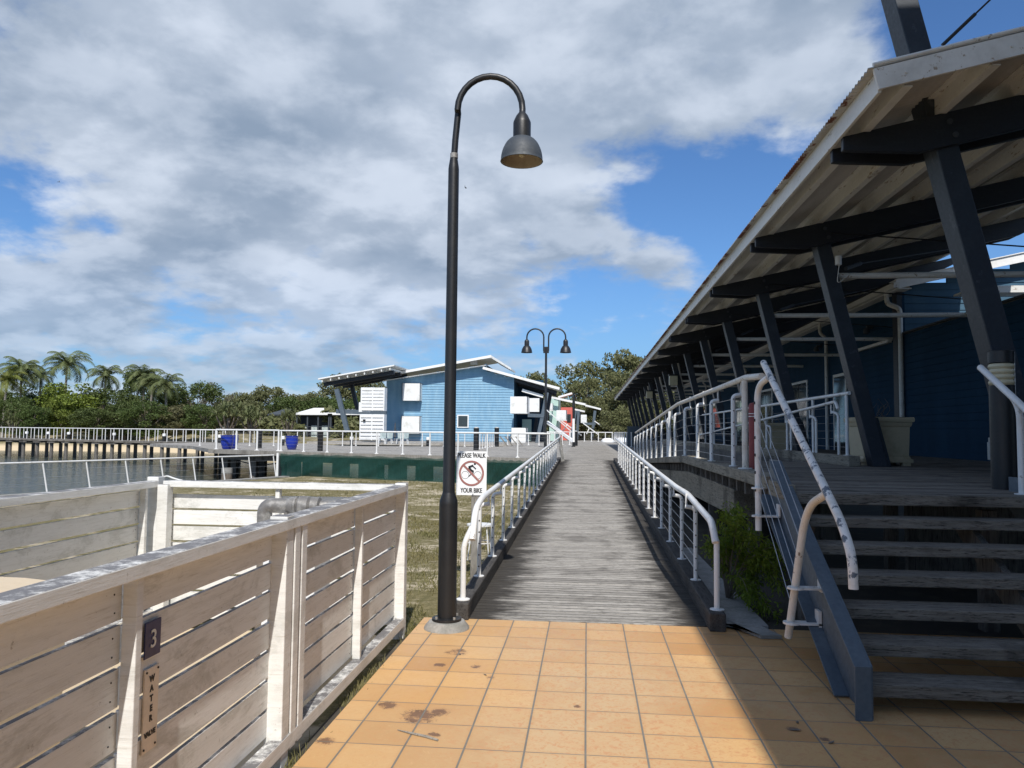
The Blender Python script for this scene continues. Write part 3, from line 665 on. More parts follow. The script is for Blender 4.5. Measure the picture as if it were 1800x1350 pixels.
# ================================================================ WHITE SLAT FENCE
def slat_fence(label, a, b, side, posts, battens, joints=(), slat_t=.02, first_gap=.0):
    """straight fence from a to b along X or Y; side = outward normal (x, y) the frame stands proud on"""
    a = Vector((*a, 0)); b = Vector((*b, 0)); d = (b-a).normalized(); n = Vector((*side, 0)); L_ = (b-a).length
    f_ = empty('slat_fence', ((a+b)/2), label, 'fence', 'slatted fences round the water valve')
    def P(t, o, z): return a+d*t+n*o+Vector((0, 0, z))
    m = MB(); m.bar(P(0, .006, 1.134), P(L_, .006, 1.134), .105, .052)
    m.build('top_rail', 'fence_white', f_, bevel=.004)
    m = MB(); m.bar(P(0, .02, .075), P(L_, .02, .075), .07, .07); m.build('bottom_rail', 'fence_white', f_, bevel=.004)
    stops = sorted([0]+list(battens)+list(joints)+[L_])
    m = MB(); nsl = 7; z0 = .115; pit = (1.098-first_gap-z0)/nsl
    for i in range(len(stops)-1):
        for k in range(nsl):
            zc = z0+pit*(k+.5)+random.uniform(-.0015, .0015); t0, t1 = stops[i]+.01, stops[i+1]-.01
            tw = random.uniform(-.003, .003)
            m.bar(P(t0, -.035, zc+tw), P(t1, -.035, zc-tw), slat_t, pit-random.uniform(.015, .021))
    m.alt = (len(m.f), 'ink'); ax_ = Matrix.Rotation(R(90), 3, 'Y') if side[0] else Matrix.Rotation(R(90), 3, 'X')
    for i in range(len(stops)-1):
        for k in range(nsl):
            for tt in (stops[i]+.05, stops[i+1]-.05):
                for dz_ in (-.03, .03): m.lathe([(0, -.002), (.0035, -.002), (.0035, .002), (0, .002)], P(tt+random.uniform(-.006, .006), -.0245, z0+pit*(k+.5)+dz_), 6, ax_)
    m.smooth = False
    m.build('slat_panel', 'fence_slat', f_, bevel=.003)
    for t_ in battens: MB().bar(P(t_, .008, .11), P(t_, .008, 1.106), .036, .052, up=tuple(n)).build('batten', 'fence_white', f_, bevel=.004)
    for t_ in joints:
        for o_ in (-.048, .048): MB().bar(P(t_+o_, .012, .03), P(t_+o_, .012, 1.118), .07, .085, up=tuple(n)).build('post', 'fence_white', f_, bevel=.005)
    for t_ in posts: MB().bar(P(t_, .005, -.15), P(t_, .005, 1.175), .09, .09, up=tuple(n)).build('post', 'fence_white', f_, bevel=.005)
    return f_
f1 = slat_fence('long white slat fence beside the tiles, carrying the blue number plate', (-1.50, -.2), (-1.50, 6.12), (1, 0), [3.92-.02, 6.36], [1.45, 2.65, 5.20], [3.98+.06])
f2 = slat_fence('sunlit white slat fence at the back of the enclosure behind the grey pipe', (-3.52, 6.20), (-1.56, 6.20), (0, -1), [], [.98], [], first_gap=.045)
f3 = slat_fence('shaded left slat fence of the enclosure beside the lagoon, slats grey-white', (-3.60, 6.12), (-3.60, .5), (1, 0), [], [.13], [])
f4 = MB()
f4.box(-3.66, -3.56, 6.14, 6.24, -.1, 1.19); f4.box(-3.545, -3.455, 6.10, 6.19, -.1, 1.13)
f4.build('post', 'fence_white', f2, bevel=.005)

# gaps let the gravel floor of the enclosure show
tag(MB().box(-3.5, -1.6, -2, 6.1, -.06, -.03).build('gravel_bed', 'sand'), 'pale shell gravel floor inside the enclosure', kind='structure')

# number plate and valve sign
pl = MB().box(-1.540, -1.535, 2.565, 2.665, .80, .925).build('number_plate', 'plate_blue', at=(-1.538, 2.615, .85), bevel=.002)
pl.location.x += .022
tag(pl, 'small dark blue plate with a white figure on the slat fence', 'sign')
text('lettering', '3', .088, frame((-1.511, 2.615, .860), (0, 1, 0), (0, 0, 1)), 'fence_white', pl, .0006)
for o in bpy.data.objects:
    if o.parent == pl: o.location.x -= 0.0
vs_ = MB().box(-1.523, -1.516, 2.578, 2.668, .475, .762).build('valve_sign', 'plate_cream', at=(-1.52, 2.62, .63), bevel=.002)
tag(vs_, 'narrow cream sign reading WATER VALVE screwed to the slat fence', 'sign')
for i, ch in enumerate('WATER'): text('lettering', ch, .029, frame((-1.5152, 2.622, .722-.034*i), (0, 1, 0), (0, 0, 1)), 'ink', vs_, .0015)
text('lettering', 'VALVE', .024, frame((-1.5152, 2.62, .535), (0, 1, 0), (0, 0, 1)), 'ink', vs_, .0012)
sc_ = MB()
for (yy, zz) in ((2.588, .750), (2.658, .750), (2.585, .49), (2.655, .49)): sc_.tube([(-1.517, yy, zz), (-1.513, yy, zz)], .004, 8)
sc_.build('screw', 'ink', vs_)

# pipe and coupling in the enclosure
pp = empty('water_pipe', (-2.1, 4.9, 0), 'galvanised water pipe with elbow and coupling behind the slat fence', 'pipe')
MB().tube([(-2.1, 4.9, -.05), (-2.1, 4.9, 1.00)], .042, 16).build('riser', 'bark', pp)
MB().tube(bend([(-2.1, 4.9, .99), (-2.1, 4.9, 1.10), (-1.90, 4.9, 1.10)], .10, 8), .048, 16).build('elbow', 'galv', pp)
cp = MB()
RX = Matrix.Rotation(R(90), 3, 'Y')
cp.lathe([(.044, -.02), (.056, 0), (.056, .03), (.062, .035), (.062, .05), (.052, .055), (.065, .07), (.065, .13), (.052, .14), (.060, .15), (.060, .20), (.040, .21), (.036, .29), (.030, .33)], (-1.93, 4.9, 1.10), 18, RX)
cp.build('coupling', 'galv', pp)
MB().tube([(-1.80, 4.9, .98), (-1.80, 4.9, 1.05)], .016, 10).tube([(-1.94, 4.86, 1.00), (-1.94, 4.86, 1.06)], .014, 8).build('bleed_screw', 'galv', pp)
MB().box(-2.04, -1.70, 4.75, 5.05, -.05, .985).build('valve_box', 'white_panel', pp, bevel=.006)
ld_ = MB().prism([(-3.3, .84), (-2.36, .84), (-2.25, .865), (-2.23, .89), (-2.28, .915), (-2.48, .93), (-3.3, .94)][::-1], 1, 2.45, 3.25)
ld_ = ld_.build('equipment_cover', 'cream_plastic', at=(-2.7, 2.85, 0), bevel=.02)
tag(ld_, 'cream plastic equipment cover with a rounded lid behind the fence', 'cover')
e2 = MB().box(-3.25, -2.25, 2.5, 3.2, -.05, .845).build('body', 'cream_plastic', ld_, bevel=.01)

# ================================================================ LAMP POSTS
def lamp_head(root, c, s=1.0):
    c = Vector(c)                            # c = top of the neck
    hd = MB().lathe([(.028, 0), (.05, -.03), (.070, -.075), (.074, -.09), (.074, -.215), (.078, -.22), (.078, -.235), (.06, -.24)], c, 24).build('lamp_neck', 'lamp_black', root)
    sh = MB(); pr = []
    for i in range(13):
        a = i/12*math.pi/2; pr.append((.062+.112*math.sin(a)**.9, -.215-.195*(1-math.cos(a))**.85))
    outer = pr+[(.178, -.416)]; inner = [(r_-.010, z+.004) for r_, z in reversed(pr)]
    sh.lathe(outer+[(.168, -.416)]+inner, c, 32)
    so = sh.build('lamp_shade', 'lamp_grey', root)
    so.data.materials.append(M['lamp_inside'])
    nf = len(outer)
    for p_ in so.data.polygons:
        if min(so.data.vertices[i].index//32 for i in p_.vertices) >= nf: p_.material_index = 1
    bl = MB().lathe([(.0, -.28), (.022, -.28), (.034, -.33), (.026, -.37), (.0, -.385)], c, 14).build('bulb', 'lens', so)
    return hd
lp = empty('lamp_post', (-1.13, 6.28, 0), 'tall black gooseneck lamp post on a round concrete footing, nearest lamp', 'street lamp')
MB().lathe([(.185, .0), (.182, .015), (.145, .060), (.12, .064)], (-1.13, 6.28, 0), 32).build('footing', 'concrete', lp)
MB().lathe([(.12, 0), (.12, .018), (.085, .022)], (-1.13, 6.28, .066), 28).build('base_plate', 'lamp_black', lp)
MB().lathe([(.076, .08), (.076, 1.0), (.074, 1.03), (.052, 1.09), (.050, 1.10), (.047, 2.5), (.045, 3.80), (.043, 3.82), (.031, 3.90), (.031, 3.93)], (-1.13, 6.28, 0), 28).build('pole', 'lamp_black', lp)
for k in range(4): MB().lathe([(.011, 0), (.011, .02), (0, .022)], (-1.13+.102*math.cos(.8+k*1.5708), 6.28+.102*math.sin(.8+k*1.5708), .084), 6).build('bolt', 'galv', lp)
MB().lathe([(.033, 3.895), (.033, 3.935)], (-1.128, 6.28, 0), 20).build('collar', 'galv', lp)
gp = [(-1.128, 6.28, 3.90), (-1.12, 6.28, 4.05), (-1.10, 6.28, 4.28)]+[(-.825+.272*math.cos(a), 6.28-.04*(1-i/14), 4.30+.285*math.sin(a)) for i, a in [(i, math.pi-i/14*math.pi) for i in range(15)]]+[(-.552, 6.24, 4.22)]
MB().tube(gp, .0275, 14).build('gooseneck', 'lamp_black', lp)
lamp_head(lp, (-.552, 6.24, 4.255))

dl = empty('double_lamp_post', (-2.9, 54, .5), 'tall black twin gooseneck lamp post standing on the lower deck', 'street lamp')
b0 = at(958, 783, 54); b0.z = .5; k54 = 54/47
top = at(960, 612, 54)
MB().lathe([(.11, 0), (.11, .9), (.085, 1.0), (.08, top.z-.5)], (top.x, 54, .5), 16).build('pole', 'lamp_black', dl)
MB().box(top.x-.20, top.x+.20, 53.95, 54.05, top.z-.35, top.z+.1).build('bracket', 'lamp_black', dl)
for s_ in (-1, 1):
    a0 = Vector((top.x+s_*.17, 54, top.z-.2)); zt = at(942, 578, 54).z
    rr_ = .60; cx_ = a0.x+s_*rr_
    pts = [a0, Vector((a0.x, 54, zt-rr_))]+[Vector((cx_-s_*rr_*math.cos(i/12*math.pi), 54, zt-rr_+rr_*math.sin(i/12*math.pi))) for i in range(1, 13)]+[Vector((cx_+s_*rr_, 54, zt-rr_-.25))]
    MB().tube(pts, .055, 10).build('gooseneck', 'lamp_black', dl)
    c = (cx_+s_*rr_, 54, zt-rr_-.15)
    MB().lathe([(.08, 0), (.16, -.10), (.17, -.15), (.17, -.42), (.12, -.44)], c, 16).build('lamp_neck', 'lamp_black', dl)
    MB().lathe([(.15, -.42), (.24, -.5), (.34, -.68), (.40, -.95), (.38, -.95), (.3, -.68), (.1, -.5)], c, 18).build('lamp_shade', 'lamp_black', dl)

# ================================================================ BIKE SIGN
sg = empty('bike_sign', (-1.31, 9.2, -.1), 'white PLEASE WALK YOUR BIKE sign on a grey timber post', 'sign')
A = at(803, 793, 8.9); B = at(855, 871, 8.9); cx, cz = (A.x+B.x)/2, (A.z+B.z)/2; W2, H2 = (B.x-A.x)/2, (A.z-B.z)/2
MB().box(cx-W2, cx+W2, 8.895, 8.90, cz-H2, cz+H2).build('board', 'sign_white', sg, bevel=.001)
MB().box(cx+.0, cx+.09, 8.905, 8.995, -.25, A.z-.02).build('post', 'grey_post', sg, bevel=.006)
FY = 8.893
def fit(o, cx_, wd, ht):                    # bring lettering to the width and height it has on the board
    xs = [v.co.x for v in o.data.vertices]; zs = [v.co.z for v in o.data.vertices]; mx_, mz_ = (min(xs)+max(xs))/2, (min(zs)+max(zs))/2; sx, sz = wd/(max(xs)-min(xs)), ht/(max(zs)-min(zs)); off = cx_-wloc(sg).x
    for v in o.data.vertices: v.co.x = off+(v.co.x-mx_)*sx; v.co.z = mz_+(v.co.z-mz_)*sz
    n0 = len(o.data.vertices); vs0 = [v.co.copy() for v in o.data.vertices]; fs0 = [tuple(p.vertices) for p in o.data.polygons]; me = bpy.data.meshes.new('lettering'); V_ = []; F_ = []
    for k, sx_ in enumerate((-.0022, 0, .0022)):      # heavier strokes
        V_ += [(q.x+sx_, q.y-.0003*k, q.z) for q in vs0]; F_ += [tuple(i+k*n0 for i in f) for f in fs0]
    me.from_pydata(V_, [], F_); me.materials.append(M['ink']); o.data = me
fit(text('lettering', 'PLEASE WALK', .1, frame((cx, FY, cz+H2*.80), (1, 0, 0), (0, 0, 1)), 'ink', sg, 0.0), cx, W2*1.84, H2*.21)
fit(text('lettering', 'YOUR BIKE', .1, frame((cx, FY, cz-H2*.79), (1, 0, 0), (0, 0, 1)), 'ink', sg, 0.0), cx, W2*1.42, H2*.21)
s_ = W2/.255
def flat(pts, th=.0016): return MB().prism([(p[0], p[1]) for p in pts], 1, FY-.001, FY+.0005)
def ring(cx_, cz_, ro, ri, y0, mat, nm):
    n = 48; m = MB()
    for k in range(n):
        a, b = 2*math.pi*k/n, 2*math.pi*(k+1)/n
        m.add([(cx_+r_*math.cos(t_), y0, cz_+r_*math.sin(t_)) for r_, t_ in ((ri, a), (ro, a), (ro, b), (ri, b))], [(0, 1, 2, 3)])
    return m.build(nm, mat, sg)
c0 = (cx, cz)
bk = MB()
for wx in (-.105, .105):
    n = 32; ro, ri = .064*s_, .059*s_; q = (cx+wx*s_, cz-.03*s_)
    for k in range(n):
        a, b = 2*math.pi*k/n, 2*math.pi*(k+1)/n
        bk.add([(q[0]+r_*math.cos(t_), FY, q[1]+r_*math.sin(t_)) for r_, t_ in ((ri, a), (ro, a), (ro, b), (ri, b))], [(0, 1, 2, 3)])
def stroke(a, b, wd): bk.bar((cx+a[0]*s_, FY, cz+a[1]*s_), (cx+b[0]*s_, FY, cz+b[1]*s_), wd*s_, .0012, up=(0, 1, 0))
stroke((-.05, .10), (.03, .13), .035); stroke((-.045, .10), (.01, .03), .035); stroke((.01, .13), (.075, .07), .02); stroke((.005, .045), (.035, .03), .03)
stroke((.03, .04), (.02, -.03), .022); stroke((-.01, -.02), (-.05, -.055), .016)
n = 20; bk.add([(cx+(.055+.018*math.cos(2*math.pi*k/n))*s_, FY, cz+(.155+.018*math.sin(2*math.pi*k/n))*s_) for k in range(n)], [tuple(range(n))])
bk.build('cyclist_symbol', 'ink', sg)
ring(cx, cz, .212*s_, .180*s_, FY-.0018, 'sign_red', 'ban_ring')
MB().bar((cx-.14*s_, FY-.0022, cz+.14*s_), (cx+.14*s_, FY-.0022, cz-.14*s_), .032*s_, .001, up=(0, 1, 0)).build('ban_bar', 'sign_red', sg)
MB().tube([(cx+.02, 8.896, cz+H2*.93), (cx+.02, 8.886, cz+H2*.93)], .006, 8).tube([(cx+.02, 8.896, cz-H2*.95), (cx+.02, 8.886, cz-H2*.95)], .006, 8).build('bolt', 'ink', sg)

# little metal stool on the grass behind the left handrail
so_ = empty('metal_stool', (-1.42, 10.3, -.1), 'thin white metal stool on the grass behind the bike sign', 'stool')
MB().lathe([(.0, .42), (.18, .42), (.18, .44), (.0, .44)], (-1.42, 10.3, -.08), 20).build('seat', 'white_rail', so_)
for a in (45, 135, 225, 315):
    c, s2_ = math.cos(R(a)), math.sin(R(a)); MB().tube([(-1.42+.14*c, 10.3+.14*s2_, .34), (-1.42+.2*c, 10.3+.2*s2_, -.1)], .009, 6).build('leg', 'white_rail', so_)
MB().tube([(-1.42+.17*math.cos(t_), 10.3+.17*math.sin(t_), .12) for t_ in np.linspace(0, 2*math.pi, 17)], .007, 6).build('ring', 'white_rail', so_)

# ================================================================ THE LONG PAVILION
PV = empty('pavilion', (7, 8, 0), 'long dark blue timber pavilion with leaning columns and a tilted corrugated roof', 'building')
rz_ = lambda X: 4.66+.225*(X-2.45)         # top of purlins / underside of sheet
Y0, Y1, XE, XR = 6.55, 68.6, 2.42, 8.75
# corrugated sheet
m = MB(); n = int((Y1-Y0+.12)/.019); xs_ = [XE-.10, 4.5, 6.6, XR+.1]
m.v = [(X, Y0-.06+j*.019, rz_(X)+.016+.014*math.sin(j*.019/.076*2*math.pi)) for X in xs_ for j in range(n)]
m.f = [(i*n+j, i*n+j+1, (i+1)*n+j+1, (i+1)*n+j) for i in range(3) for j in range(n-1)]
roof = m.build('roof', 'roof_sheet', PV, smooth=True)
sol = roof.modifiers.new('thickness', 'SOLIDIFY'); sol.thickness = .002
m = MB().bar((XE, Y0-.02, rz_(XE)-.10), (XE, Y1, rz_(XE)-.10), .03, .19); m.build('eave_fascia', 'cream_metal', PV, bevel=.003)
m = MB().bar((XE-.04, Y0-.045, rz_(XE-.04)-.085), (XR, Y0-.045, rz_(XR)-.085), .03, .18); m.tube([(XE-.06, Y0-.05, rz_(XE)+.03), (XR, Y0-.05, rz_(XR)+.03)], .018, 8)
for X in (2.62, 3.45, 4.2, 5): m.tube([(X, Y0-.07, rz_(X)-.09), (X, Y0-.05, rz_(X)-.09)], .012, 8)
m.smooth = False; m.build('gable_fascia', 'cream_metal', PV)
for X in [2.62+.70*i for i in range(9)]:
    z = rz_(X)
    m = MB(); m.bar((X, Y0, z-.095), (X, Y1, z-.095), .012, .185); m.bar((X+.035, Y0, z-.182), (X+.035, Y1, z-.175), .075, .012); m.bar((X-.035, Y0, z-.012), (X-.035, Y1, z-.012), .06, .010)
    m.build('purlin', 'cream_metal', PV)
CY = [7.72+3.87*i for i in range(16)]
def xcol(z): return 4.17-.2325*(z-UD)
# rafters: two planks either side of the column head, tip tapered upwards
def rafter(y):
    m = MB()
    for o in (-.165, .165):
        zt = lambda X: rz_(X)-.19
        pts = [(2.44, zt(2.44)), (2.44, zt(2.44)-.13), (2.53, zt(2.53)-.16), (3.15, zt(3.15)-.33), (XR-.6, zt(XR-.6)-.33), (XR+.05, zt(XR)-.14), (XR+.05, zt(XR))]
        m.prism(pts, 1, y+o-.035, y+o+.035)
    return m
r0 = rafter(CY[0]).build('rafter', 'dark_beam', None, at=(4, CY[0], 4), bevel=.006)
for (X, dz_) in ((3.42, -.08), (3.47, -.22)):
    bt = MB().lathe([(0, -.21), (.028, -.21), (.028, -.20), (.012, -.20), (.012, -.218), (0, -.218)], (X, CY[0], rz_(X)-.19+dz_-.02), 12, Matrix.Rotation(R(-90), 3, 'X'))
    bo = bt.build('bolt', 'lamp_grey', None, at=(4, CY[0], 4)); bo.parent = r0; bo.location = (0, 0, 0)
c0_ = MB(); zt = 4.72
def leaning(m, y, z0, z1, wx=.20, wy=.25):
    a, b = xcol(z0), xcol(z1)
    vs = [(X+i*wx/2*1.03, y+j*wy/2, z) for X, z in ((a, z0), (b, z1)) for i in (-1, 1) for j in (-1, 1)]
    return m.add(vs, [(0, 1, 3, 2), (4, 6, 7, 5), (0, 4, 5, 1), (2, 3, 7, 6), (0, 2, 6, 4), (1, 5, 7, 3)])
leaning(c0_, CY[1], UD, 4.60)
# doubler plate on the landward face near the foot
c0_.add([(xcol(z)+.10+dx, CY[1]+j*.10, z) for z, dx in ((UD, .055), (1.85, .045)) for dx in (0, dx) for j in (-1, 1)], [(0, 1, 3, 2), (4, 6, 7, 5), (0, 4, 5, 1), (2, 3, 7, 6), (0, 2, 6, 4), (1, 5, 7, 3)])
c0_ = c0_.build('column', 'steel_blue', None, at=(4, CY[1], 1.15), bevel=.008)
for o, yref, base in ((r0, CY[0], Vector((4, 0, 4))), (c0_, CY[1], Vector((4, 0, 1.15)))):
    o.parent = PV; o.location = Vector((base.x, yref, base.z))-wloc(PV)
    for y in CY:
        if y == yref or (o is c0_ and y == CY[0]): continue
        c = o.copy(); col.objects.link(c); c.location.y = y-wloc(PV).y
        for ch in [q for q in bpy.data.objects if q.parent == o]: d = ch.copy(); col.objects.link(d); d.parent = c
leaning(MB(), CY[0], UD, 8.5, .21, .27).build('mast', 'steel_blue', PV, bevel=.008)
ca_ = at(1656, 80, 6.62); s0 = 1.0
while at(1656+84*s0, 80-80*s0, 3.95).z < 9.8: s0 += .05
cc_ = at(1656+84*s0, 80-80*s0, 3.95); cb_ = ca_+(cc_-ca_).normalized()*.32           # anchored at the roof of the tall wing
cb = MB().tube([ca_, cb_], .016, 8).tube([cb_, cc_], .008, 6); cb.build('stay_cable', 'lamp_black', PV)
# struts back to the wall, tie rods, leaning downpipes
for i, y in enumerate(CY[1:13]):
    MB().tube([(3.66, y, 3.93), (7.36, y, 3.93)], .045, 12).build('strut', 'cream_metal', PV)
for i, y in enumerate(CY[1:7]):
    MB().tube([(3.5, y-.2, 4.52), (8.7, y-.2, 4.06)], .011, 6).build('tie_rod', 'lamp_black', PV)
    MB().tube([(3.8, y+.1, 4.06), (4.15, y+.5, 4.22)], .03, 8).tube([(4.15, y+.5, 4.22), (7.2, y+3.6, 5.2)], .011, 6).build('tie_rod', 'lamp_grey', PV)
for i, y in enumerate(CY[2:12:2]):
    MB().tube([(3.62, y+.55, 4.5), (4.25, y+.55, 1.2)], .045, 10).build('downpipe', 'cream_metal', PV)
MB().tube([(3.60, CY[1]-.2, 4.05), (3.60, CY[1]-.2, 4.18)], .045, 10).tube(bend([(3.60, CY[1]-.24, 4.05), (3.56, CY[1]-.24, 3.75), (3.75, CY[1]-.2, 3.92)], .1), .006, 6).build('junction_box', 'cream_metal', PV)

# walls: weatherboards along the deck, upper gable wall, gutters
WX = 7.35
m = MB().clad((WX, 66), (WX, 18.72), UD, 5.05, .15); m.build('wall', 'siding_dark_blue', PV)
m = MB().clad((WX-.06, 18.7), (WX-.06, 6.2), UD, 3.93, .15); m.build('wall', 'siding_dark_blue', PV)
MB().box(WX-.12, WX+.0, 18.72, 19.0, UD, 5.0).build('corner_board', 'dark_beam', PV)
MB().box(WX-.12, WX+6, 6.15, 18.6, 3.94, 3.98).build('lower_roof', 'dark_beam', PV)
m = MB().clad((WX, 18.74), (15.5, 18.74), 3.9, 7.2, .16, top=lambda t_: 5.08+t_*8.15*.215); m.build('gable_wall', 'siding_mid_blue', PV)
m = MB().bar((WX-.25, 18.40, 5.10), (15.6, 18.40, 5.10+8.5*.215), .03, .22); m.bar((WX-.25, 18.75, 5.2), (15.6, 18.75, 5.2+8.5*.215), .8, .02)
m.build('gable_fascia', 'white_roof', PV)
m = MB().bar((WX-.28, 18.3, 5.06), (WX-.28, 64, 5.06), .13, .12); m.bar((WX-.10, 18.3, 4.98), (WX-.10, 64, 4.98), .30, .02); m.build('gutter', 'cream_metal', PV)
MB().box(WX-.3, 15, 18.8, 66, 5.16, 5.20).build('inner_roof', 'dark_beam', PV)
MB().tube(bend([(WX-.28, 18.9, 5.0), (WX-.28, 18.9, 4.72), (WX-.12, 18.55, 4.55), (WX-.14, 18.5, 4.3), (WX-.14, 18.5, UD+.6)], .12), .055, 12).build('downpipe', 'cream_metal', PV)
MB().bar((WX-.02-.1, 19.2, 3.87), (WX-.12, 22.2, 3.87), .1, .07).build('awning_strip', 'cream_metal', PV)
m = MB().box(7.9, 9.3, 16.6, 17.4, 4.62, 4.66); m.box(7.9, 9.3, 16.57, 16.6, 4.56, 4.70); m.build('awning', 'cream_metal', PV)
m = MB().bar((WX+.9, 12.8, 4.2), (WX+2.6, 12.8, 4.75), .04, .2); m.build('barge_board', 'cream_metal', PV)
def opening(y0, y1, z0, z1, mull, name):
    f_ = MB(); X = WX-.045
    f_.box(X, X+.06, y0-.08, y0, z0, z1+.08); f_.box(X, X+.06, y1, y1+.08, z0, z1+.08); f_.box(X, X+.06, y0, y1, z1, z1+.08)
    for k in range(1, mull): yy = y0+(y1-y0)*k/mull; f_.box(X, X+.05, yy-.03, yy+.03, z0, z1)
    f_.box(X+.005, X+.045, y0, y1, (z0+z1)/2+.25, (z0+z1)/2+.31)
    o = f_.build(name, 'white_panel' if mull > 1 else 'cream_metal', PV)
    MB().box(X+.0, X+.035, y0, y1, z0, z1).build('pane', 'glass', o)
opening(22.7, 23.7, UD, 3.3, 1, 'door')
opening(26.6, 29.4, UD+.02, 3.35, 3, 'door'); opening(31.5, 34.5, UD+.8, 3.35, 3, 'window'); opening(37, 40, UD, 3.35, 3, 'door'); opening(43, 46.4, UD+.8, 3.35, 3, 'window'); opening(49, 52, UD, 3.35, 3, 'door'); opening(55, 60, UD+.8, 3.35, 4, 'window')
for y in (20.6, 25.0, 30.2, 35.6, 41): # small wall lights
    m = MB().box(WX-.16, WX-.02, y-.05, y+.05, 4.36, 4.42); m.lathe([(0, 0), (.06, 0), (.085, -.08), (.07, -.13), (0, -.15)], (WX-.16, y, 4.36), 12); m.build('wall_light', 'lamp_grey', PV)
for y in (24.2, 36.2, 48.1): MB().tube(bend([(WX-.28, y, 5.0), (WX-.28, y, 4.7), (WX-.1, y, 4.55), (WX-.1, y, UD)], .1), .05, 10).build('downpipe', 'cream_metal', PV)
for y, z0 in ((14.55, 1.20),):
    m = MB().box(WX-.14, WX-.06, y-.16, y+.16, z0+.02, z0+.38); m.box(WX-.19, WX-.14, y+.0, y+.10, z0-.02, z0+.30); m.build('power_box', 'cream_metal', PV, bevel=.01)

# end of the deck: louvred screen at the far end
tag(MB().box(3.1, 4.4, 60.5, 60.6, .5, 2.1).build('lattice_screen', 'stringer_blue', at=(3.7, 60.5, .5)), 'blue-grey lattice screen at the far foot of the pavilion', 'screen')

# lit lanterns? cream box lights hung on far columns
for i, (k, lab) in enumerate(((6, 'cream box lantern fixed high on a leaning column, the nearer of two'), (9, 'cream box lantern fixed high on a leaning column, the farther of two'))):
    y = CY[k]-.35; X = 3.35
    e = empty('box_lantern', (X, y, 3.6), lab, 'wall lamp', 'box lanterns under the eave')
    MB().box(X-.16, X+.16, y-.12, y+.12, 3.48, 3.84).build('lens', 'lens', e, bevel=.01)
    MB().box(X-.18, X+.18, y-.14, y+.14, 3.845, 3.90).build('cap', 'lamp_black', e)

# things on the raised deck
def planter(loc, label, s=.37):
    e = empty('planter', loc, label, 'planter', 'cream planters on the deck'); x, y, z = loc; m = MB()
    def sq(h0, h1, a0, a1): 
        m.add([(x+i*a, y+j*a, z+h) for h, a in ((h0, a0), (h1, a1)) for i, j in ((-1, -1), (1, -1), (1, 1), (-1, 1))], [(3, 2, 1, 0), (4, 5, 6, 7), (0, 1, 5, 4), (1, 2, 6, 5), (2, 3, 7, 6), (3, 0, 4, 7)])
    sq(.05, .10, s*.98, s*.98); sq(.10, .14, s*.93, s*.88); sq(.14, .58, s*.86, s*.90); sq(.58, .62, s*.93, s*.97); sq(.62, .65, s*.97, s*.97); sq(.65, .69, s*1.03, s*1.05); sq(.69, .72, s*1.05, s*1.02)
    for i in (-1, 1):
        for j in (-1, 1): m.box(x+i*s*.75-.06, x+i*s*.75+.06, y+j*s*.75-.06, y+j*s*.75+.06, z, z+.05)
    m.build('box', 'planter_cream', e, bevel=.006)
    MB().box(x-s*.86, x+s*.86, y-s*.86, y+s*.86, z+.722, z+.725).build('soil', 'soil', e)
    tw = MB()
    for k in range(9):
        a = random.uniform(0, 6.28); r = random.uniform(.02, .2); q = Vector((x+r*math.cos(a), y+r*math.sin(a), z+.72))
        pts = [q]
        for j in range(4): q = q+Vector((random.uniform(-.07, .07), random.uniform(-.07, .07), random.uniform(.02, .09))); pts.append(q)
        tw.tube(pts, [.005, .004, .004, .003, .002], 5)
    tw.build('twigs', 'bark', e)
planter((4.42, 12.25, UD), 'square cream planter with bare twigs behind the second leaning column')
planter((4.5, 19.4, UD), 'square cream planter seen through the double white railing', .34)
bl = empty('bollard_light', (3.43, 6.72, UD), 'black bollard lamp with a ribbed cream lens at the top of the stairs', 'bollard lamp')
q_ = at(1763, 760, 7.02); bx, by = q_.x, 7.02
bl.location = (bx, by, UD)
MB().lathe([(.098, UD), (.098, 2.04)], (bx, by, 0), 28).build('post', 'lamp_black', bl)
m = MB().lathe([(0, 2.04)]+[(.088+.012*abs(math.sin(k*math.pi/6)), 2.042+k*.0078) for k in range(25)]+[(0, 2.235)], (bx, by, 0), 28); m.build('lens', 'lens', bl)
MB().lathe([(.1, 2.236), (.1, 2.335), (.095, 2.34)], (bx, by, 0), 28).build('cap', 'lamp_black', bl)
MB().tube([(bx+.10, by-.02, 1.6), (bx+.10, by-.02, 2.33)], .005, 6).build('strip', 'wire', bl)
rb = empty('red_bollard', (1.98, 8.6, UD), 'dark red round post with white bands behind the end of the handrail', 'bollard')
x_, y_ = at(1325, 760, 8.75).x, 8.75
MB().lathe([(.055, 0), (.055, .76), (.04, .79), (0, .80)], (x_, y_, UD), 18).build('post', 'red_paint', rb)
for z in (.64, .67): MB().lathe([(.0565, z), (.0565, z+.008)], (x_, y_, UD), 18).build('band', 'white_rail', rb)

# tall wing of the resort behind the camera, whose eave shades the tiles and the stairs
wg = empty('resort_wing', (8, -6, 0), 'tall blue resort wing outside the picture that shades the stairs', 'building')
MB().box(2.24, 16, -14, 4.0, 9.8, 10.0).build('roof', 'cream_metal', wg)
m = MB().clad((5.5, 1.6), (5.5, -13), 0, 9.75, .18); m.build('wall', 'siding_mid_blue', wg)
m = MB().clad((15, 1.6), (5.5, 1.6), 0, 9.75, .18); m.build('wall', 'siding_mid_blue', wg)
for y in (2.6, -4, -12): MB().box(3.9, 4.1, y-.1, y+.1, 0, 9.79).build('column', 'steel_blue', wg)

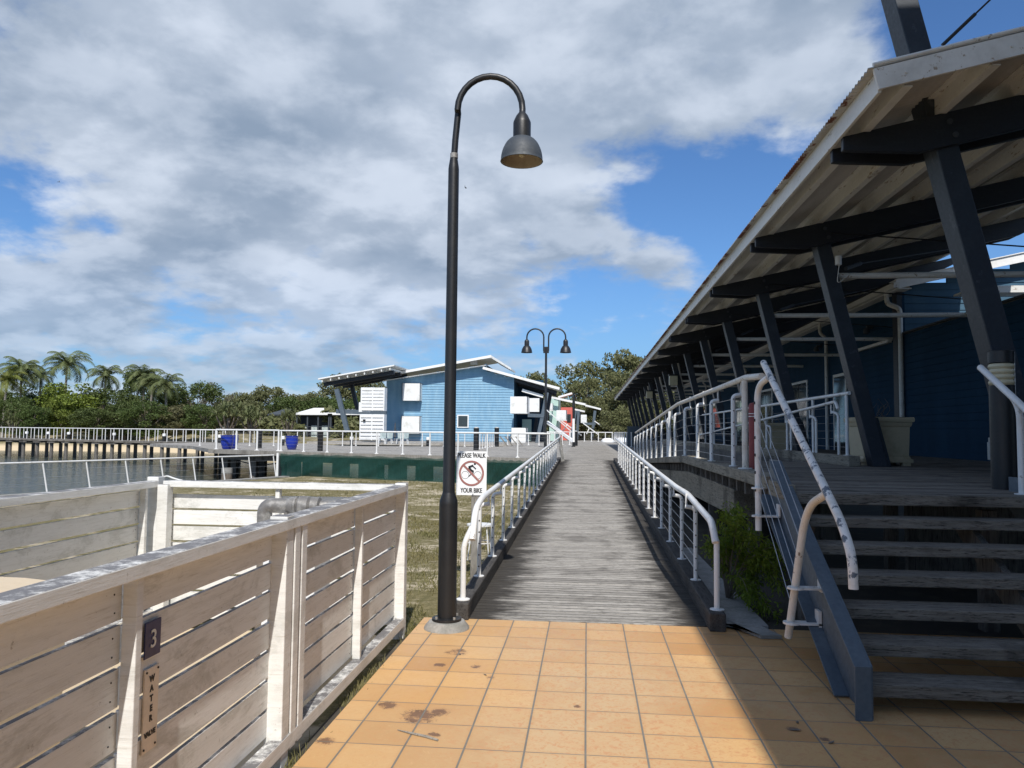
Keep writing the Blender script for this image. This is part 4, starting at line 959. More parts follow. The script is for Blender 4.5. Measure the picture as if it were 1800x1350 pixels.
# ================================================================ LEAF GEOMETRY
def leaf_cloud(rng, clumps, per, size, squash=.75, elong=1.8, droop=.0):
    """clumps: list of (centre, radius); small leaf quads scattered through each clump's outer volume"""
    V = []
    for c, r in clumps:
        n = max(6, int(per*(r**2)))
        d = rng.normal(size=(n, 3)); d /= np.linalg.norm(d, axis=1)[:, None]
        rad = r*(.45+.55*rng.random(n)**.5)*(1+.18*np.sin(d[:, 0]*5+c[0])*np.cos(d[:, 2]*4))
        p = np.array(c)+d*rad[:, None]*np.array([1, 1, squash])
        a = rng.normal(size=(n, 3))+d*.7; a[:, 2] -= droop; a /= np.linalg.norm(a, axis=1)[:, None]
        b = np.cross(a, rng.normal(size=(n, 3))); b /= np.linalg.norm(b, axis=1)[:, None]
        s = size*(.55+.9*rng.random(n))[:, None]
        V.append(np.stack([p-a*s*elong*.5, p+b*s*.5, p+a*s*elong*.5, p-b*s*.5], axis=1))
    V = np.concatenate(V).reshape(-1, 3)
    return V
def mesh_quads(name, V, mat):
    me = bpy.data.meshes.new(name); n = len(V)//4
    me.vertices.add(len(V)); me.vertices.foreach_set('co', V.astype(np.float32).ravel())
    me.loops.add(len(V)); me.loops.foreach_set('vertex_index', np.arange(len(V), dtype=np.int32))
    me.polygons.add(n); me.polygons.foreach_set('loop_start', np.arange(0, len(V), 4, dtype=np.int32)); me.polygons.foreach_set('loop_total', np.full(n, 4, dtype=np.int32))
    me.update(calc_edges=True); me.materials.append(M[mat]); return me
def link(me, name, parent=None, loc=(0, 0, 0)):
    o = bpy.data.objects.new(name, me); col.objects.link(o)
    if parent: o.parent = parent
    o.location = loc; return o

# a unit tree is 1 m high and about 1 m wide; scaled per tree
def make_broad(seed, mat, leaf=.021, dens=2600, open_=False, low=.0):
    rng = np.random.default_rng(seed); cl = []
    n = 30 if not open_ else 24
    for i in range(n):
        a = rng.random()*6.283; u = rng.random(); zz = (.12 if not open_ else .34)+(.80 if not open_ else .60)*u-low*(1-u)*.2
        rr = .40*math.sqrt(max(0, 1-((zz-.55)/.52)**2))*rng.random()**.45
        cl.append(((rr*math.cos(a), rr*math.sin(a), zz), (.09+.09*rng.random())*(.8 if open_ else 1)))
    V = leaf_cloud(rng, cl, dens*30, leaf) if False else leaf_cloud(rng, cl, 13000 if not open_ else 12000, leaf)
    crown = mesh_quads('crown', V, mat)
    t_ = MB(); t_.tube([(0, 0, -.02), (.01, .01, .22), (0, .02, .45), (.02, 0, .7)], [.028, .022, .014, .006], 8)
    for c, r in cl[:12]:
        s0 = (rng.random()*.01, 0, .18+.35*rng.random()*c[2]); mid = ((c[0]*.45), c[1]*.45, (s0[2]+c[2])/2-.02)
        t_.tube([s0, mid, c], [.011, .007, .002], 5)
    me = bpy.data.meshes.new('trunk'); me.from_pydata(t_.v, [], t_.f); me.materials.append(M['bark']); me.polygons.foreach_set('use_smooth', [True]*len(me.polygons))
    return crown, me
BT = {}
for k, (sd_, mat, op) in {'dark': (1, 'leaf_dark', False), 'dark2': (2, 'leaf_dark', False), 'bright': (3, 'leaf_bright', False), 'olive': (4, 'leaf_olive', False),
                          'gum': (5, 'leaf_gum', True), 'gum2': (6, 'leaf_gum', True), 'gum3': (7, 'leaf_gum', False), 'grey': (8, 'leaf_grey', True), 'green': (9, 'leaf_dark', False)}.items():
    BT[k] = make_broad(sd_, mat, open_=op)
def tree(kind, px, py_top, wpx, Y, label, group, zb=0.0, rz=None, name='broadleaf_tree'):
    p_ = at(px, py_top, Y); H_ = (p_.z-zb)/.95; W_ = wpx/F*Y*1.45
    e = empty(name, (p_.x, Y, zb), label, 'tree', group)
    e.scale = (W_, W_, H_); e.rotation_euler = (0, 0, random.uniform(0, 6.28) if rz is None else rz)
    link(BT[kind][0], 'crown', e); link(BT[kind][1], 'trunk', e); return e

# palms
def make_palm(seed, mat, nf=24, L=2.6, seg=12):
    rng = np.random.default_rng(seed); Q = []; rib = MB()
    for i in range(nf):
        az = i*2.399+rng.random()*.4; el = (1.35-1.65*(i/nf)**.95)+rng.normal()*.08; l = L*(.8+.3*rng.random())
        pts = []; p = np.zeros(3); a = el
        for k in range(seg+1):
            pts.append(p.copy()); p = p+np.array([math.cos(a)*math.cos(az), math.cos(a)*math.sin(az), math.sin(a)])*l/seg; a -= (.085+.022*k*.6)*(1.0+.25*rng.random())
        rib.tube([tuple(q) for q in pts], [.03*(1-k/(seg+2)) for k in range(seg+1)], 4)
        side = np.array([-math.sin(az), math.cos(az), 0])
        for k in range(1, seg+1):
            for jj in range(4):
                f = (k-1+jj/4.0); k0 = int(f); q = pts[k0]*(1-(f-k0))+pts[min(seg, k0+1)]*(f-k0); d = pts[min(seg, k0+1)]-pts[k0]; d /= max(1e-6, np.linalg.norm(d))
                ll = .62*math.sin(math.pi*min(1, (f+1.2)/(seg+1.6)))**.6
                for s in (-1, 1):
                    v = side*s*.8+d*.5+np.array([0, 0, -.30-.35*rng.random()]); v /= np.linalg.norm(v); wv_ = d*.024
                    Q += [q-wv_, q+wv_, q+v*ll+wv_*.3, q+v*ll-wv_*.3]
    return mesh_quads('fronds', np.array(Q), mat), rib
_pm = [20]
PM = {'g': make_palm(11, 'leaf_palm'), 'g2': make_palm(12, 'leaf_palm', 22, 2.3), 'y': make_palm(13, 'leaf_palm_yellow', 18, 2.1)}
def palm(kind, px, py_c, spread, Y, label, zb=.3):
    p_ = at(px, py_c, Y); s = spread/F*Y/2/1.62
    e = empty('palm_tree', (p_.x, Y, zb), label, 'palm', 'palms on the far bank')
    H_ = p_.z-zb; lean = random.uniform(-.3, .3)
    MB().tube([(p_.x+lean, Y, zb-.3), (p_.x+lean*.5, Y, zb+H_*.5), (p_.x, Y, zb+H_*.97)], [.22, .15, .13], 10).build('trunk', 'palm_bark', e)
    MB().tube([(p_.x, Y, zb+H_*.86), (p_.x, Y, zb+H_+.1)], [.15, .09], 10).build('crownshaft', 'leaf_palm', e)
    _pm[0] += 1; me, rib = make_palm(_pm[0], 'leaf_palm_yellow' if kind == 'y' else 'leaf_palm', [24, 20, 27, 22][_pm[0] % 4], [2.6, 2.3, 2.45][_pm[0] % 3])
    c = link(me, 'crown', e, (0, 0, H_)); c.scale = (s, s, s); c.rotation_euler = (0, 0, random.uniform(0, 6.28))
    return e
palm('y', 12, 668, 62, 90, 'yellow-green palm, leftmost on the far bank')
palm('g', 38, 652, 74, 93, 'tall palm with an upright central spear beside the yellow-green palm')
palm('g2', 72, 660, 44, 99, 'small palm half hidden between two tall palms')
palm('g', 118, 640, 70, 95, 'tallest palm of the far bank, full crown against the sky')
palm('g2', 186, 660, 62, 96, 'drooping palm standing alone to the right of the tallest palm')
palm('g', 252, 662, 62, 98, 'left palm of the close pair on the far bank')
palm('g2', 268, 672, 50, 95, 'middle palm inside the close pair, lower than its neighbours')
palm('g2', 292, 676, 58, 94, 'right palm of the close pair with a bare pale trunk')
GB = 'trees on the far bank'
for a in [('dark', 8, 690, 70, 98, 'dark tree at the left edge behind the yellow-green palm'), ('dark2', 78, 677, 78, 99, 'dark broadleaf tree between the first palms'),
          ('bright', 128, 676, 92, 92, 'bright yellow-green tree in the middle of the far bank'), ('bright', 112, 708, 60, 90, 'low bright green bush-like tree below the bright tree'),
          ('dark', 196, 686, 84, 95, 'dark dense tree under the drooping palm'), ('dark2', 222, 692, 60, 93, 'dark narrow tree left of the palm pair'),
          ('dark', 243, 655, 56, 104, 'dark tree crown showing behind the palm pair'), ('green', 168, 720, 60, 89, 'low dark tree at the water edge below the drooping palm'),
          ('dark2', 300, 682, 60, 101, 'dark tree behind the right palm of the pair'), ('olive', 290, 712, 66, 90, 'feathery olive shrub-like tree at the water edge'),
          ('olive', 325, 716, 56, 91, 'second feathery olive tree, right of the first'), ('dark', 342, 676, 76, 100, 'round dark tree right of the palm pair'),
          ('green', 358, 714, 54, 90, 'low round green tree left of the spiky pandanus'), ('grey', 384, 680, 52, 108, 'thin greyish tree with sparse leaves behind the pandanus'), ('green', 30, 702, 60, 89, 'rounded green tree hiding the trunks of the leftmost palms'), ('dark2', 258, 706, 66, 88, 'dark green tree hiding the trunks of the palm pair'), ('green', 60, 716, 50, 87, 'low green bush-like tree left of the bright tree')]:
    tree(*a[:5], a[5], GB, .2)
GF = 'gum trees behind the villas'
for i, a in enumerate([('gum3', 415, 692, 56, 125), ('gum3', 452, 688, 60, 128), ('gum', 482, 684, 62, 130), ('gum3', 520, 695, 56, 128), ('gum3', 548, 692, 56, 126),
                       ('gum', 585, 678, 74, 132), ('gum2', 618, 664, 70, 135), ('gum', 650, 668, 60, 132), ('dark', 500, 700, 60, 122), ('dark', 565, 700, 70, 121), ('green', 625, 702, 90, 120), ('gum3', 435, 705, 50, 118)]):
    words = ['hazy gum tree left of all the villas', 'gum tree standing over the spiky pandanus', 'highest gum tree left of the white villa roofs', 'low gum crown behind the first villa', 'gum crown right behind the white villa roof',
             'gum tree left of the open canopy post', 'tall gum with sky gaps seen under the blue building canopy', 'gum tree behind the white louvred tower', 'dark tree low behind the first villa', 'dark tree low behind the white villa roof', 'wide green tree behind the canopy posts', 'small gum crown between pandanus and villas'][i]
    tree(*a, words, GF, -.2, name='gum_tree')
GR = 'tall gum trees behind the far buildings'
for i, a in enumerate([('gum3', 938, 657, 64, 150), ('gum3', 972, 672, 44, 148), ('gum2', 1012, 642, 80, 128), ('gum', 1030, 670, 60, 120), ('gum', 1062, 655, 66, 132), ('gum2', 1098, 627, 84, 128), ('gum', 1138, 632, 76, 126), ('gum3', 1075, 690, 70, 112), ('gum3', 1108, 680, 66, 108),
                       ('gum3', 1040, 715, 60, 108), ('gum3', 1000, 705, 50, 116), ('gum', 1085, 660, 60, 118), ('gum2', 1150, 660, 80, 110), ('gum3', 1090, 720, 60, 100)]):
    words = ['rounded gum crown above the blue building roof', 'small gum crown right behind the twin lamp pole', 'broad gum with an open crown left of the tallest gums', 'gum behind the red building', 'gum between the open crown and the tallest gum', 'tallest gum tree, its crown against the sky',
             'gum crown cut by the pavilion eave', 'darker green gum in front of the tallest gum', 'green gum directly left of the pavilion eave tip', 'low gum over the stair rails of the red building', 'low gum behind the mint building', 'gum filling the gap below the tallest gum', 'gum seen between the far pavilion columns', 'lowest gum crown at the end of the deck'][i]
    tree(*a, words, GR, -.2, name='gum_tree')
# a soft mass of bush closing the gaps behind the banks
rng = np.random.default_rng(77); cl = []
for k in range(210):
    px = rng.uniform(-60, 1180); Y = rng.uniform(104, 140) if px < 700 else rng.uniform(118, 150); q = at(px, 757, Y); cl.append(((q.x, Y, rng.uniform(.5, 4.6 if px < 900 else 7)), rng.uniform(1.4, 2.6)))
V = leaf_cloud(rng, cl, 110, .42)
tag(link(mesh_quads('undergrowth', V, 'leaf_gum'), 'undergrowth'), 'dense bush filling the ground behind the banks and houses', 'bushes', kind='stuff')

# pandanus
def make_pandanus(seed):
    rng = np.random.default_rng(seed); Q = []
    for h in range(7):
        a = h*2.4; c = np.array([math.cos(a)*.32*(h > 0), math.sin(a)*.32*(h > 0), .62+.28*rng.random()])
        for k in range(46):
            az = rng.random()*6.28; el = rng.uniform(-.35, 1.4); d = np.array([math.cos(el)*math.cos(az), math.cos(el)*math.sin(az), math.sin(el)])
            s = np.cross(d, [0, 0, 1]); s /= np.linalg.norm(s)+1e-6; l = .34*(.8+.4*rng.random()); m1 = c+d*l*.6; e_ = c+d*l*.95+np.array([0, 0, -.10*rng.random()-.03])
            Q += [c-s*.012, c+s*.012, m1+s*.014, m1-s*.014]; Q += [m1-s*.014, m1+s*.014, e_+s*.002, e_-s*.002]
    t_ = MB().tube([(0, 0, -.05), (0, 0, .65)], [.05, .035], 8)
    for h in range(1, 7): a = h*2.4; t_.tube([(0, 0, .25), (math.cos(a)*.2, math.sin(a)*.2, .45), (math.cos(a)*.32, math.sin(a)*.32, .7)], [.03, .025, .02], 6)
    me = bpy.data.meshes.new('trunk'); me.from_pydata(t_.v, [], t_.f); me.materials.append(M['bark'])
    return mesh_quads('fronds', np.array(Q), 'leaf_pandanus'), me
PD = [make_pandanus(31), make_pandanus(32)]
for i, (px, py, wd, Y, lab) in enumerate([(402, 708, 66, 84, 'spiky pandanus, left of the pair behind the blue pots'), (442, 710, 62, 86, 'yellowish spiky pandanus, right of the pair behind the blue pots'), (508, 720, 40, 92, 'small spiky pandanus in front of the white villa'), (24, 722, 30, 86, 'small spiky plant at the foot of the leftmost palms')]):
    q = at(px, py, Y); e = empty('pandanus', (q.x, Y, .0), lab, 'palm', 'spiky pandanus plants'); s = wd/F*Y
    e.scale = (s, s, (q.z)*.95); link(PD[i % 2][0], 'crown', e); link(PD[i % 2][1], 'trunk', e)

# shrub beside the stairs: arching sprays of narrow leaflets
rng = np.random.default_rng(5); Q = []; sb = MB(); root = np.array([1.36, 7.75, -.05])
targets = [(1380, 1000), (1368, 1040), (1350, 1078), (1322, 1072), (1265, 940), (1392, 955), (1270, 930), (1300, 925), (1335, 945), (1365, 965), (1290, 960), (1320, 985), (1350, 1005), (1275, 985), (1330, 1030), (1345, 1060), (1335, 1070), (1310, 1010), (1372, 990), (1295, 915), (1360, 1020), (1325, 1050), (1262, 955), (1385, 975), (1280, 905), (1315, 950), (1340, 975)]
for tx, ty in targets:
    for rep in range(1):
        q = at(tx+rng.normal()*10, ty+rng.normal()*10, 7.3+rng.uniform(-.35, .45)); e_ = np.array(q); top_ = (root+e_)/2+np.array([0, 0, .35+.2*rng.random()])
        pts = [root*(1-t_)**2+top_*2*t_*(1-t_)+e_*t_*t_ for t_ in np.linspace(0, 1, 14)]
        sb.tube([tuple(p) for p in pts], [.006*(1-k/15)+.0012 for k in range(14)], 5)
        for k in range(6, 14):
            for j in range(6):
                p = pts[k]+rng.normal(size=3)*.018; d = rng.normal(size=3)*.7+(pts[k]-pts[k-1])/np.linalg.norm(pts[k]-pts[k-1])*.6+np.array([0, 0, -.45]); d /= np.linalg.norm(d)
                for t2 in range(5):
                    b0_ = p+d*.022*t2; s = np.cross(d, rng.normal(size=3)); s /= np.linalg.norm(s); v = d*.6+s*(1 if t2 % 2 else -1)+np.array([0, 0, -.35]); v /= np.linalg.norm(v); w2 = np.cross(v, s+d*.3); w2 /= np.linalg.norm(w2)
                    l = .052*(.7+.6*rng.random()); Q += [b0_, b0_+v*l*.45+w2*.0075, b0_+v*l, b0_+v*l*.45-w2*.0075]
sh = empty('green_shrub', tuple(root), 'feathery bright green shrub growing between the ramp and the stairs', 'shrub')
o = link(mesh_quads('foliage', np.array(Q)-root, 'leaf_shrub'), 'foliage', sh); sb.build('stems', 'bark', sh)

# grass blades on the lawn close by
rng = np.random.default_rng(8); Q = []
def gz(x, y): return ground_z(x, y)
for k in range(46000):
    if k < 36000: y = 6.2+14*rng.random()**1.7; x = rng.uniform(-4.6, -1.14)
    else: y = rng.uniform(18, 33); x = rng.uniform(-12, -1.2)
    n_ = math.sin(x*2.3+1)*math.cos(y*1.7)+.6*math.sin(x*5.1+y*3.3)
    if n_+rng.normal()*.5 < -.15: continue
    z = gz(x, y)-.005; hh = (.018+.04*rng.random()**2)*(1+y*.03); a = rng.random()*6.28; wd = .0035*(1+y*.09); dx_, dy_ = math.cos(a)*wd, math.sin(a)*wd; lx, ly = rng.normal()*hh*.6, rng.normal()*hh*.6
    Q += [(x-dx_, y-dy_, z), (x+dx_, y+dy_, z), (x+dx_*.2+lx, y+dy_*.2+ly, z+hh), (x-dx_*.2+lx, y-dy_*.2+ly, z+hh)]
for k in range(2600):                        # weeds in the strip between fence and tiles
    y = rng.uniform(2.0, 6.5); x = rng.uniform(-1.47, -1.375)
    if math.sin(y*4.1)+rng.normal()*.5 < .2: continue
    hh = .015+.05*rng.random()**2; a = rng.random()*6.28; lx, ly = rng.normal()*hh*.5, rng.normal()*hh*.5
    Q += [(x-.003, y, -.06), (x+.003, y, -.06), (x+.001+lx, y+ly, -.05+hh), (x-.001+lx, y+ly, -.05+hh)]
tag(link(mesh_quads('grass', np.array(Q, dtype=float), 'grass_blade'), 'grass'), 'short patchy grass on the sandy lawn', 'grass', kind='stuff')
tag(MB().box(-1.47, -1.386, -3, 6.6, -.1, -.052).build('soil_strip', 'soil'), 'dark soil strip between the fence and the tiles', kind='structure')

# ================================================================ FAR BOARDWALK OVER THE LAGOON
P0 = Vector((-66.0, 70.6, 0)); P1 = Vector((-26.5, 56.0, 0)); dBW = (P1-P0).normalized(); nBW = Vector((-dBW.y, dBW.x, 0)); LB = (P1-P0).length
bw = MB(); bw.bar(P0+nBW*1.0+Vector((0, 0, .42)), P1+nBW*1.0+Vector((0, 0, .42)), 2.3, .16)
BW = tag(bw.build('boardwalk', 'deck_timber'), 'long grey boardwalk on piles across the lagoon', kind='structure')
s_ = MB()
k = 0; t_ = .5
while t_ < LB:
    for o_ in (.1, 1.9):
        q = P0+dBW*(t_+(.55 if o_ > 1 else 0))+nBW*o_; MB().tube([(q.x, q.y, -2.2), (q.x, q.y, .32)], .15, 8).build('pile', 'post_timber', BW)
    q = P0+dBW*(t_+.25)+nBW*1.0; s_.bar(q-nBW*1.2+Vector((0, 0, .23)), q+nBW*1.2+Vector((0, 0, .23)), .9, .10)
    t_ += 1.98
s_.build('bearer', 'post_timber', BW)
def post_rail(label, a, b, z, n, name='deck_railing', hgt=1.0, r=.028, group='white railings round the decks', lean=(0, 0), mat='white_rail', rr=.035, cables=5, flange=True):
    a = Vector((*a, 0)); b = Vector((*b, 0)); za, zb_ = (z if isinstance(z, tuple) else (z, z))
    e = empty(name, ((a.x+b.x)/2, (a.y+b.y)/2, (za+zb_)/2), label, 'railing', group); d = (b-a)
    base = None
    for i in range(n+1):
        q = a+d*(i/n); zz = za+(zb_-za)*i/n
        if base is None:
            m_ = MB().tube([(q.x, q.y, zz), (q.x+lean[0], q.y+lean[1], zz+hgt)], r, 8)
            if flange: m_.lathe([(r*2.6, 0), (r*2.6, .03), (r, .05)], (q.x, q.y, zz), 8)
            base = m_.build('post', mat, None, at=(q.x, q.y, zz)); base.parent = e; base.location = Vector((q.x, q.y, zz))-wloc(e)
        else: c = base.copy(); col.objects.link(c); c.location = Vector((q.x, q.y, zz))-wloc(e)
    L3 = Vector((lean[0], lean[1], hgt))
    MB().tube([Vector((a.x, a.y, za))+L3-d.normalized()*.04, Vector((b.x, b.y, zb_))+L3+d.normalized()*.04], rr, 10).build('rail', mat, e)
    if cables:
        m_ = MB()
        for k in range(cables): f = (k+1)/(cables+1); m_.tube([Vector((a.x, a.y, za))+L3*f, Vector((b.x, b.y, zb_))+L3*f], .0035, 4)
        m_.build('cable', 'wire', e)
    return e
qa, qb = P0+nBW*.05, P1+nBW*.05
post_rail('long white railing on the near side of the lagoon boardwalk', (qa.x, qa.y), (qb.x, qb.y), .5, 40, 'boardwalk_railing', .98, .03, cables=0, flange=False)
qa, qb = P0+nBW*1.95, P1+nBW*1.95
post_rail('white railing on the far side of the lagoon boardwalk', (qa.x, qa.y), (qb.x, qb.y), .5, 38, 'boardwalk_railing', .98, .027, cables=0, flange=False)
post_rail('white railing at the left corner of the lower deck, in front of the blue pot', (-19.35, 38.75), (-15.3, 37.1), .5, 3, hgt=1.03, r=.045, rr=.045)
post_rail('long white railing on the front edge of the lower deck above the green cloth', (-15.1, 36.95), (-1.55, 31.75), .5, 10, hgt=1.02, r=.035, rr=.04)
post_rail('white railing along the back of the lower deck, left stretch', (-24.2, 46.3), (-16.4, 50.6), .5, 6, hgt=1.0)
post_rail('white railing along the back of the lower deck, right stretch before the blue building', (-15.6, 51), (-7.2, 54.4), .5, 6, hgt=1.0)
post_rail('short white railing between the two black bollards', (-6.5, 46.5), (-6.75, 57), .5, 7, hgt=1.0)
post_rail('white railing between the blue building and the twin lamp post', (-6.4, 62), (-2.2, 62.5), .5, 5, hgt=1.0, r=.04)
post_rail('far white railing across the end of the lower deck', (-2.0, 92), (3.0, 93.5), .5, 6, hgt=1.1, r=.05, rr=.05)
post_rail('white railing from the far end running to the pavilion', (3.2, 93), (3.4, 60), .5, 10, hgt=1.1, r=.05, rr=.05)
post_rail('white railing beside the slim white post on the lower deck', (-3.4, 66), (-1.5, 66.5), .5, 3, hgt=1.1, r=.045)

# seawall railing, leaning
post_rail('white railing on the seawall whose posts lean over towards the deck', (-19.35, 19.6), (-14.35, 34.6), (-.56, -.60), 10, 'seawall_railing', .99, .026, lean=(-.10, -.14), rr=.032, cables=3, flange=False, group='leaning seawall railing')
MB_ = MB().bar((-19.8, 18, -.72), (-14.0, 35, -.76), .35, .34); tag(MB_.build('seawall', 'concrete', at=(-17, 26, -.7)), 'low concrete seawall edge below the leaning railing', 'wall')

# green shade cloth hung from the deck edge, two pieces
def cloth(label, a, b, zt, zb_, seed):
    rng = np.random.default_rng(seed); a = Vector((*a, 0)); b = Vector((*b, 0)); nx_, nz_ = 60, 10; m_ = MB(); n_ = Vector((b.y-a.y, a.x-b.x, 0)).normalized()
    for j in range(nz_+1):
        for i in range(nx_+1):
            u, v = i/nx_, j/nz_; z = zt+(zb_-zt)*v-.05*math.sin(u*9*math.pi)**2*(1-v); o = .05*math.sin(u*23+v*6)*v+.07*math.sin(u*7+seed-v*3)*v+.02*math.sin(u*60+v*14)
            q = a+(b-a)*u+n_*(o+.04); m_.v.append((q.x, q.y, z))
    m_.f = [(j*(nx_+1)+i, j*(nx_+1)+i+1, (j+1)*(nx_+1)+i+1, (j+1)*(nx_+1)+i) for j in range(nz_) for i in range(nx_)]
    o = m_.build('shade_cloth', 'shade_cloth', smooth=True, at=(a+b)/2); tag(o, label, 'cloth', 'green shade cloths under the deck'); return o
cloth('large green shade cloth hung below the deck, left of the lamp post', (-14.9, 36.48), (-4.9, 32.58), .42, -.72, 1)
cloth('smaller green shade cloth hung between the lamp post and the ramp', (-4.55, 32.44), (-1.35, 31.2), .42, -.70, 5)
fp = empty('cloth_post', (-15.0, 36.4, -.7), 'pale timber post at the left end of the green shade cloth', 'post'); MB().box(-15.06, -14.96, 36.32, 36.42, -.8, .44).build('post', 'fence_white', fp)
# panes of daylight behind the cloth come from openings between dark boards under the deck
ub = empty('underdeck_screen', (-8, 36, -.7), 'dark timber screen with openings behind the green cloth', 'screen')
a = Vector((-14.8, 37.1, 0)); b = Vector((-1.6, 32.2, 0))
edges = [0, .06, .10, .155, .20, .27, .31, .385, .43, .50, .55, .60, .68, 1.0]
m_ = MB(); m_.bar(a+Vector((0, 0, .14)), b+Vector((0, 0, .14)), .08, .30)
for i in range(0, len(edges)-1, 2): m_.bar(a+(b-a)*edges[i]+Vector((0, 0, -.42)), a+(b-a)*edges[i+1]+Vector((0, 0, -.42)), .08, .84)
m_.build('boards', 'post_timber', ub)
# pile standing in the water and slack rope
pl_ = at(399, 838, 38); pe = empty('mooring_pile', (pl_.x, 38, -1.3), 'rusty brown pile with a pale cap standing in the water', 'post')
MB().tube([(pl_.x, 38, -2.2), (pl_.x, 38, -.68)], .27, 14).build('shaft', 'coral_rust' if 'coral_rust' in M else 'bark', pe); MB().tube([(pl_.x, 38, -.68), (pl_.x, 38, -.42)], .28, 14).build('cap', 'concrete', pe)
rp_ = [(-18.9+.45*k, 39.4-.2*k, .05-.30*math.sin(k/9*math.pi)) for k in range(10)]
tag(MB().tube(rp_, .03, 6).build('mooring_rope', 'lamp_black', at=rp_[0]), 'slack dark rope hanging under the deck edge', 'rope')
x0 = at(296, 840, 27); tag(MB().tube(bend([(x0.x-.5, 27, -.35), (x0.x-.2, 27.2, -.15), (x0.x+.2, 27, -.25), (x0.x+.9, 27.1, -.42), (x0.x+1.3, 27.3, -.35)], .2), .03, 6).build('white_hose', 'white_rail', at=x0), 'loose white hose lying at the seawall railing', 'hose')

# blue pots, bollards, posts on the lower deck
def lathe_thing(name, c, prof, mat, label, cat, group, seg=24):
    e = empty(name, c, label, cat, group); MB().lathe(prof, c, seg).build('body', mat, e); return e
for (px, Y, lab) in ((399, 39.4, 'glossy blue pot behind the corner railing, left front one'), (408, 40.9, 'glossy blue pot half hidden behind the other at the corner'), (513, 40.2, 'glossy blue pot standing alone further right on the deck')):
    q = at(px, 780, Y); e = empty('blue_pot', (q.x, Y, .5), lab, 'pot', 'blue pots on the lower deck')
    MB().lathe([(.0, 0), (.20, 0), (.24, .06), (.31, .30), (.335, .52), (.32, .66), (.335, .69), (.345, .74), (.31, .74), (.29, .70), (.0, .68)], (q.x, Y, .5), 24).build('body', 'blue_glaze', e)
    tw = MB()
    for k in range(5 if px != 513 else 2):
        a_ = random.random()*6.28; tw.tube([(q.x+.1*math.cos(a_), Y+.1*math.sin(a_), 1.18), (q.x+.2*math.cos(a_), Y+.2*math.sin(a_), 1.50)], [.03, .012], 5)
    tw.build('stems', 'leaf_grey', e)
for (px, Y, hh, r, lab) in ((455, 42, 1.02, .17, 'black square post behind the blue pots'), (563, 38.2, 1.0, .14, 'black post on the deck left of the white louvred tower'), (837, 44.5, 1.28, .16, 'nearer black post by the short railing'), (873, 56, 1.35, .17, 'farther black post beside the stacked timber frames'), (1012, 62, 1.15, .16, 'black post with a white cap beside the slim white pole')):
    q = at(px, 780, Y); e = empty('deck_bollard', (q.x, Y, .5), lab, 'bollard', 'black bollards on the lower deck')
    MB().lathe([(r, 0), (r, hh-.1), (r*1.05, hh-.09), (r*1.05, hh)], (q.x, Y, .5), 16).build('body', 'lamp_black', e)
    MB().lathe([(r*.8, hh), (r*.8, hh+.05), (0, hh+.07)], (q.x, Y, .5), 16).build('cap', 'fence_white', e)
for (px, Y, lab) in ((386, 55, 'small path light behind the left blue pots'), (497, 50, 'small path light left of the lone blue pot'), (618, 52, 'small path light in front of the white louvred tower'), (752, 54, 'small path light in front of the blue wall'), (46, 67, 'leftmost small light on the boardwalk'), (84, 66, 'second small light on the boardwalk from the left'), (120, 65, 'third small light on the boardwalk from the left'), (200, 62.5, 'fourth small light on the boardwalk from the left'), (288, 60, 'small boardwalk light nearest to the deck corner')):
    q = at(px, 780, Y); e = empty('path_light', (q.x, Y, .5), lab, 'path light', 'small path lights')
    MB().lathe([(.12, 0), (.12, .42)], (q.x, Y, .5), 10).build('post', 'lamp_black', e); MB().lathe([(.13, .42), (.14, .50), (.13, .62), (0, .64)], (q.x, Y, .5), 10).build('lens', 'sign_white', e)
# slim white pole with black foot
q = at(1008, 784, 58); e = empty('white_pole', (q.x, 58, .5), 'slim white pole with a black foot and a dark furled banner above', 'pole')
zt_ = at(1009, 736, 58).z; zt2 = at(1009, 690, 58).z
MB().lathe([(.14, 0), (.14, .06), (.09, .07), (.09, .38)], (q.x, 58, .5), 12).build('foot', 'lamp_black', e); MB().tube([(q.x, 58, .86), (q.x, 58, zt_)], .10, 12).build('pole', 'sign_white', e)
MB().tube([(q.x, 58, zt_), (q.x, 58, zt_+1.2), (q.x, 58, zt2)], [.09, .11, .03], 10).build('furled_banner', 'lamp_black', e)
# stacked timber frames leaning
e = empty('timber_stack', (at(893, 778, 57).x, 57, .5), 'weathered slatted timber frames leaning in a stack on the deck', 'timber frames')
for k in range(4):
    X = at(880+9*k, 770, 57).x; MB().bar((X+.5, 57+.1*k, .52), (X-.05, 57+.1*k, 1.22), .5, .05, up=(1, 0, 0)).build('frame', 'grey_post', e)
# plastic and glass chairs by the louvred tower
for k, (px, lab) in enumerate(((672, 'pale plastic chair in front of the louvred tower, leftmost'), (684, 'stacked pale plastic chairs second from the left'), (703, 'pale plastic chair with a tall back near the blue wall'), (712, 'pale plastic chair nearest to the lower white shutter'))):
    q = at(px, 772, 60); X = q.x; e = empty('plastic_chair', (X, 60, .5), lab, 'chair', 'pale plastic chairs on the lower deck')
    MB().box(X-.24, X+.24, 59.8, 60.2, .92, .96).build('seat', 'louvre_glass', e)
    m_ = MB().prism([(X-.22, .98), (X+.22, .98), (X+.25, 1.40), (X+.12, 1.50), (X-.12, 1.50), (X-.25, 1.40)], 1, 60.2, 60.25); m_.build('backrest', 'louvre_glass', e)
    for sx in (-1, 1):
        for sy in (-1, 1): MB().bar((X+sx*.24, 60+sy*.2, .5), (X+sx*.2, 60+sy*.17, .92), .05, .05).build('leg', 'white_panel', e)
e = empty('closed_parasol', (at(694, 775, 60).x, 60, .5), 'dark closed parasol standing among the plastic chairs', 'parasol'); X = at(694, 775, 60).x
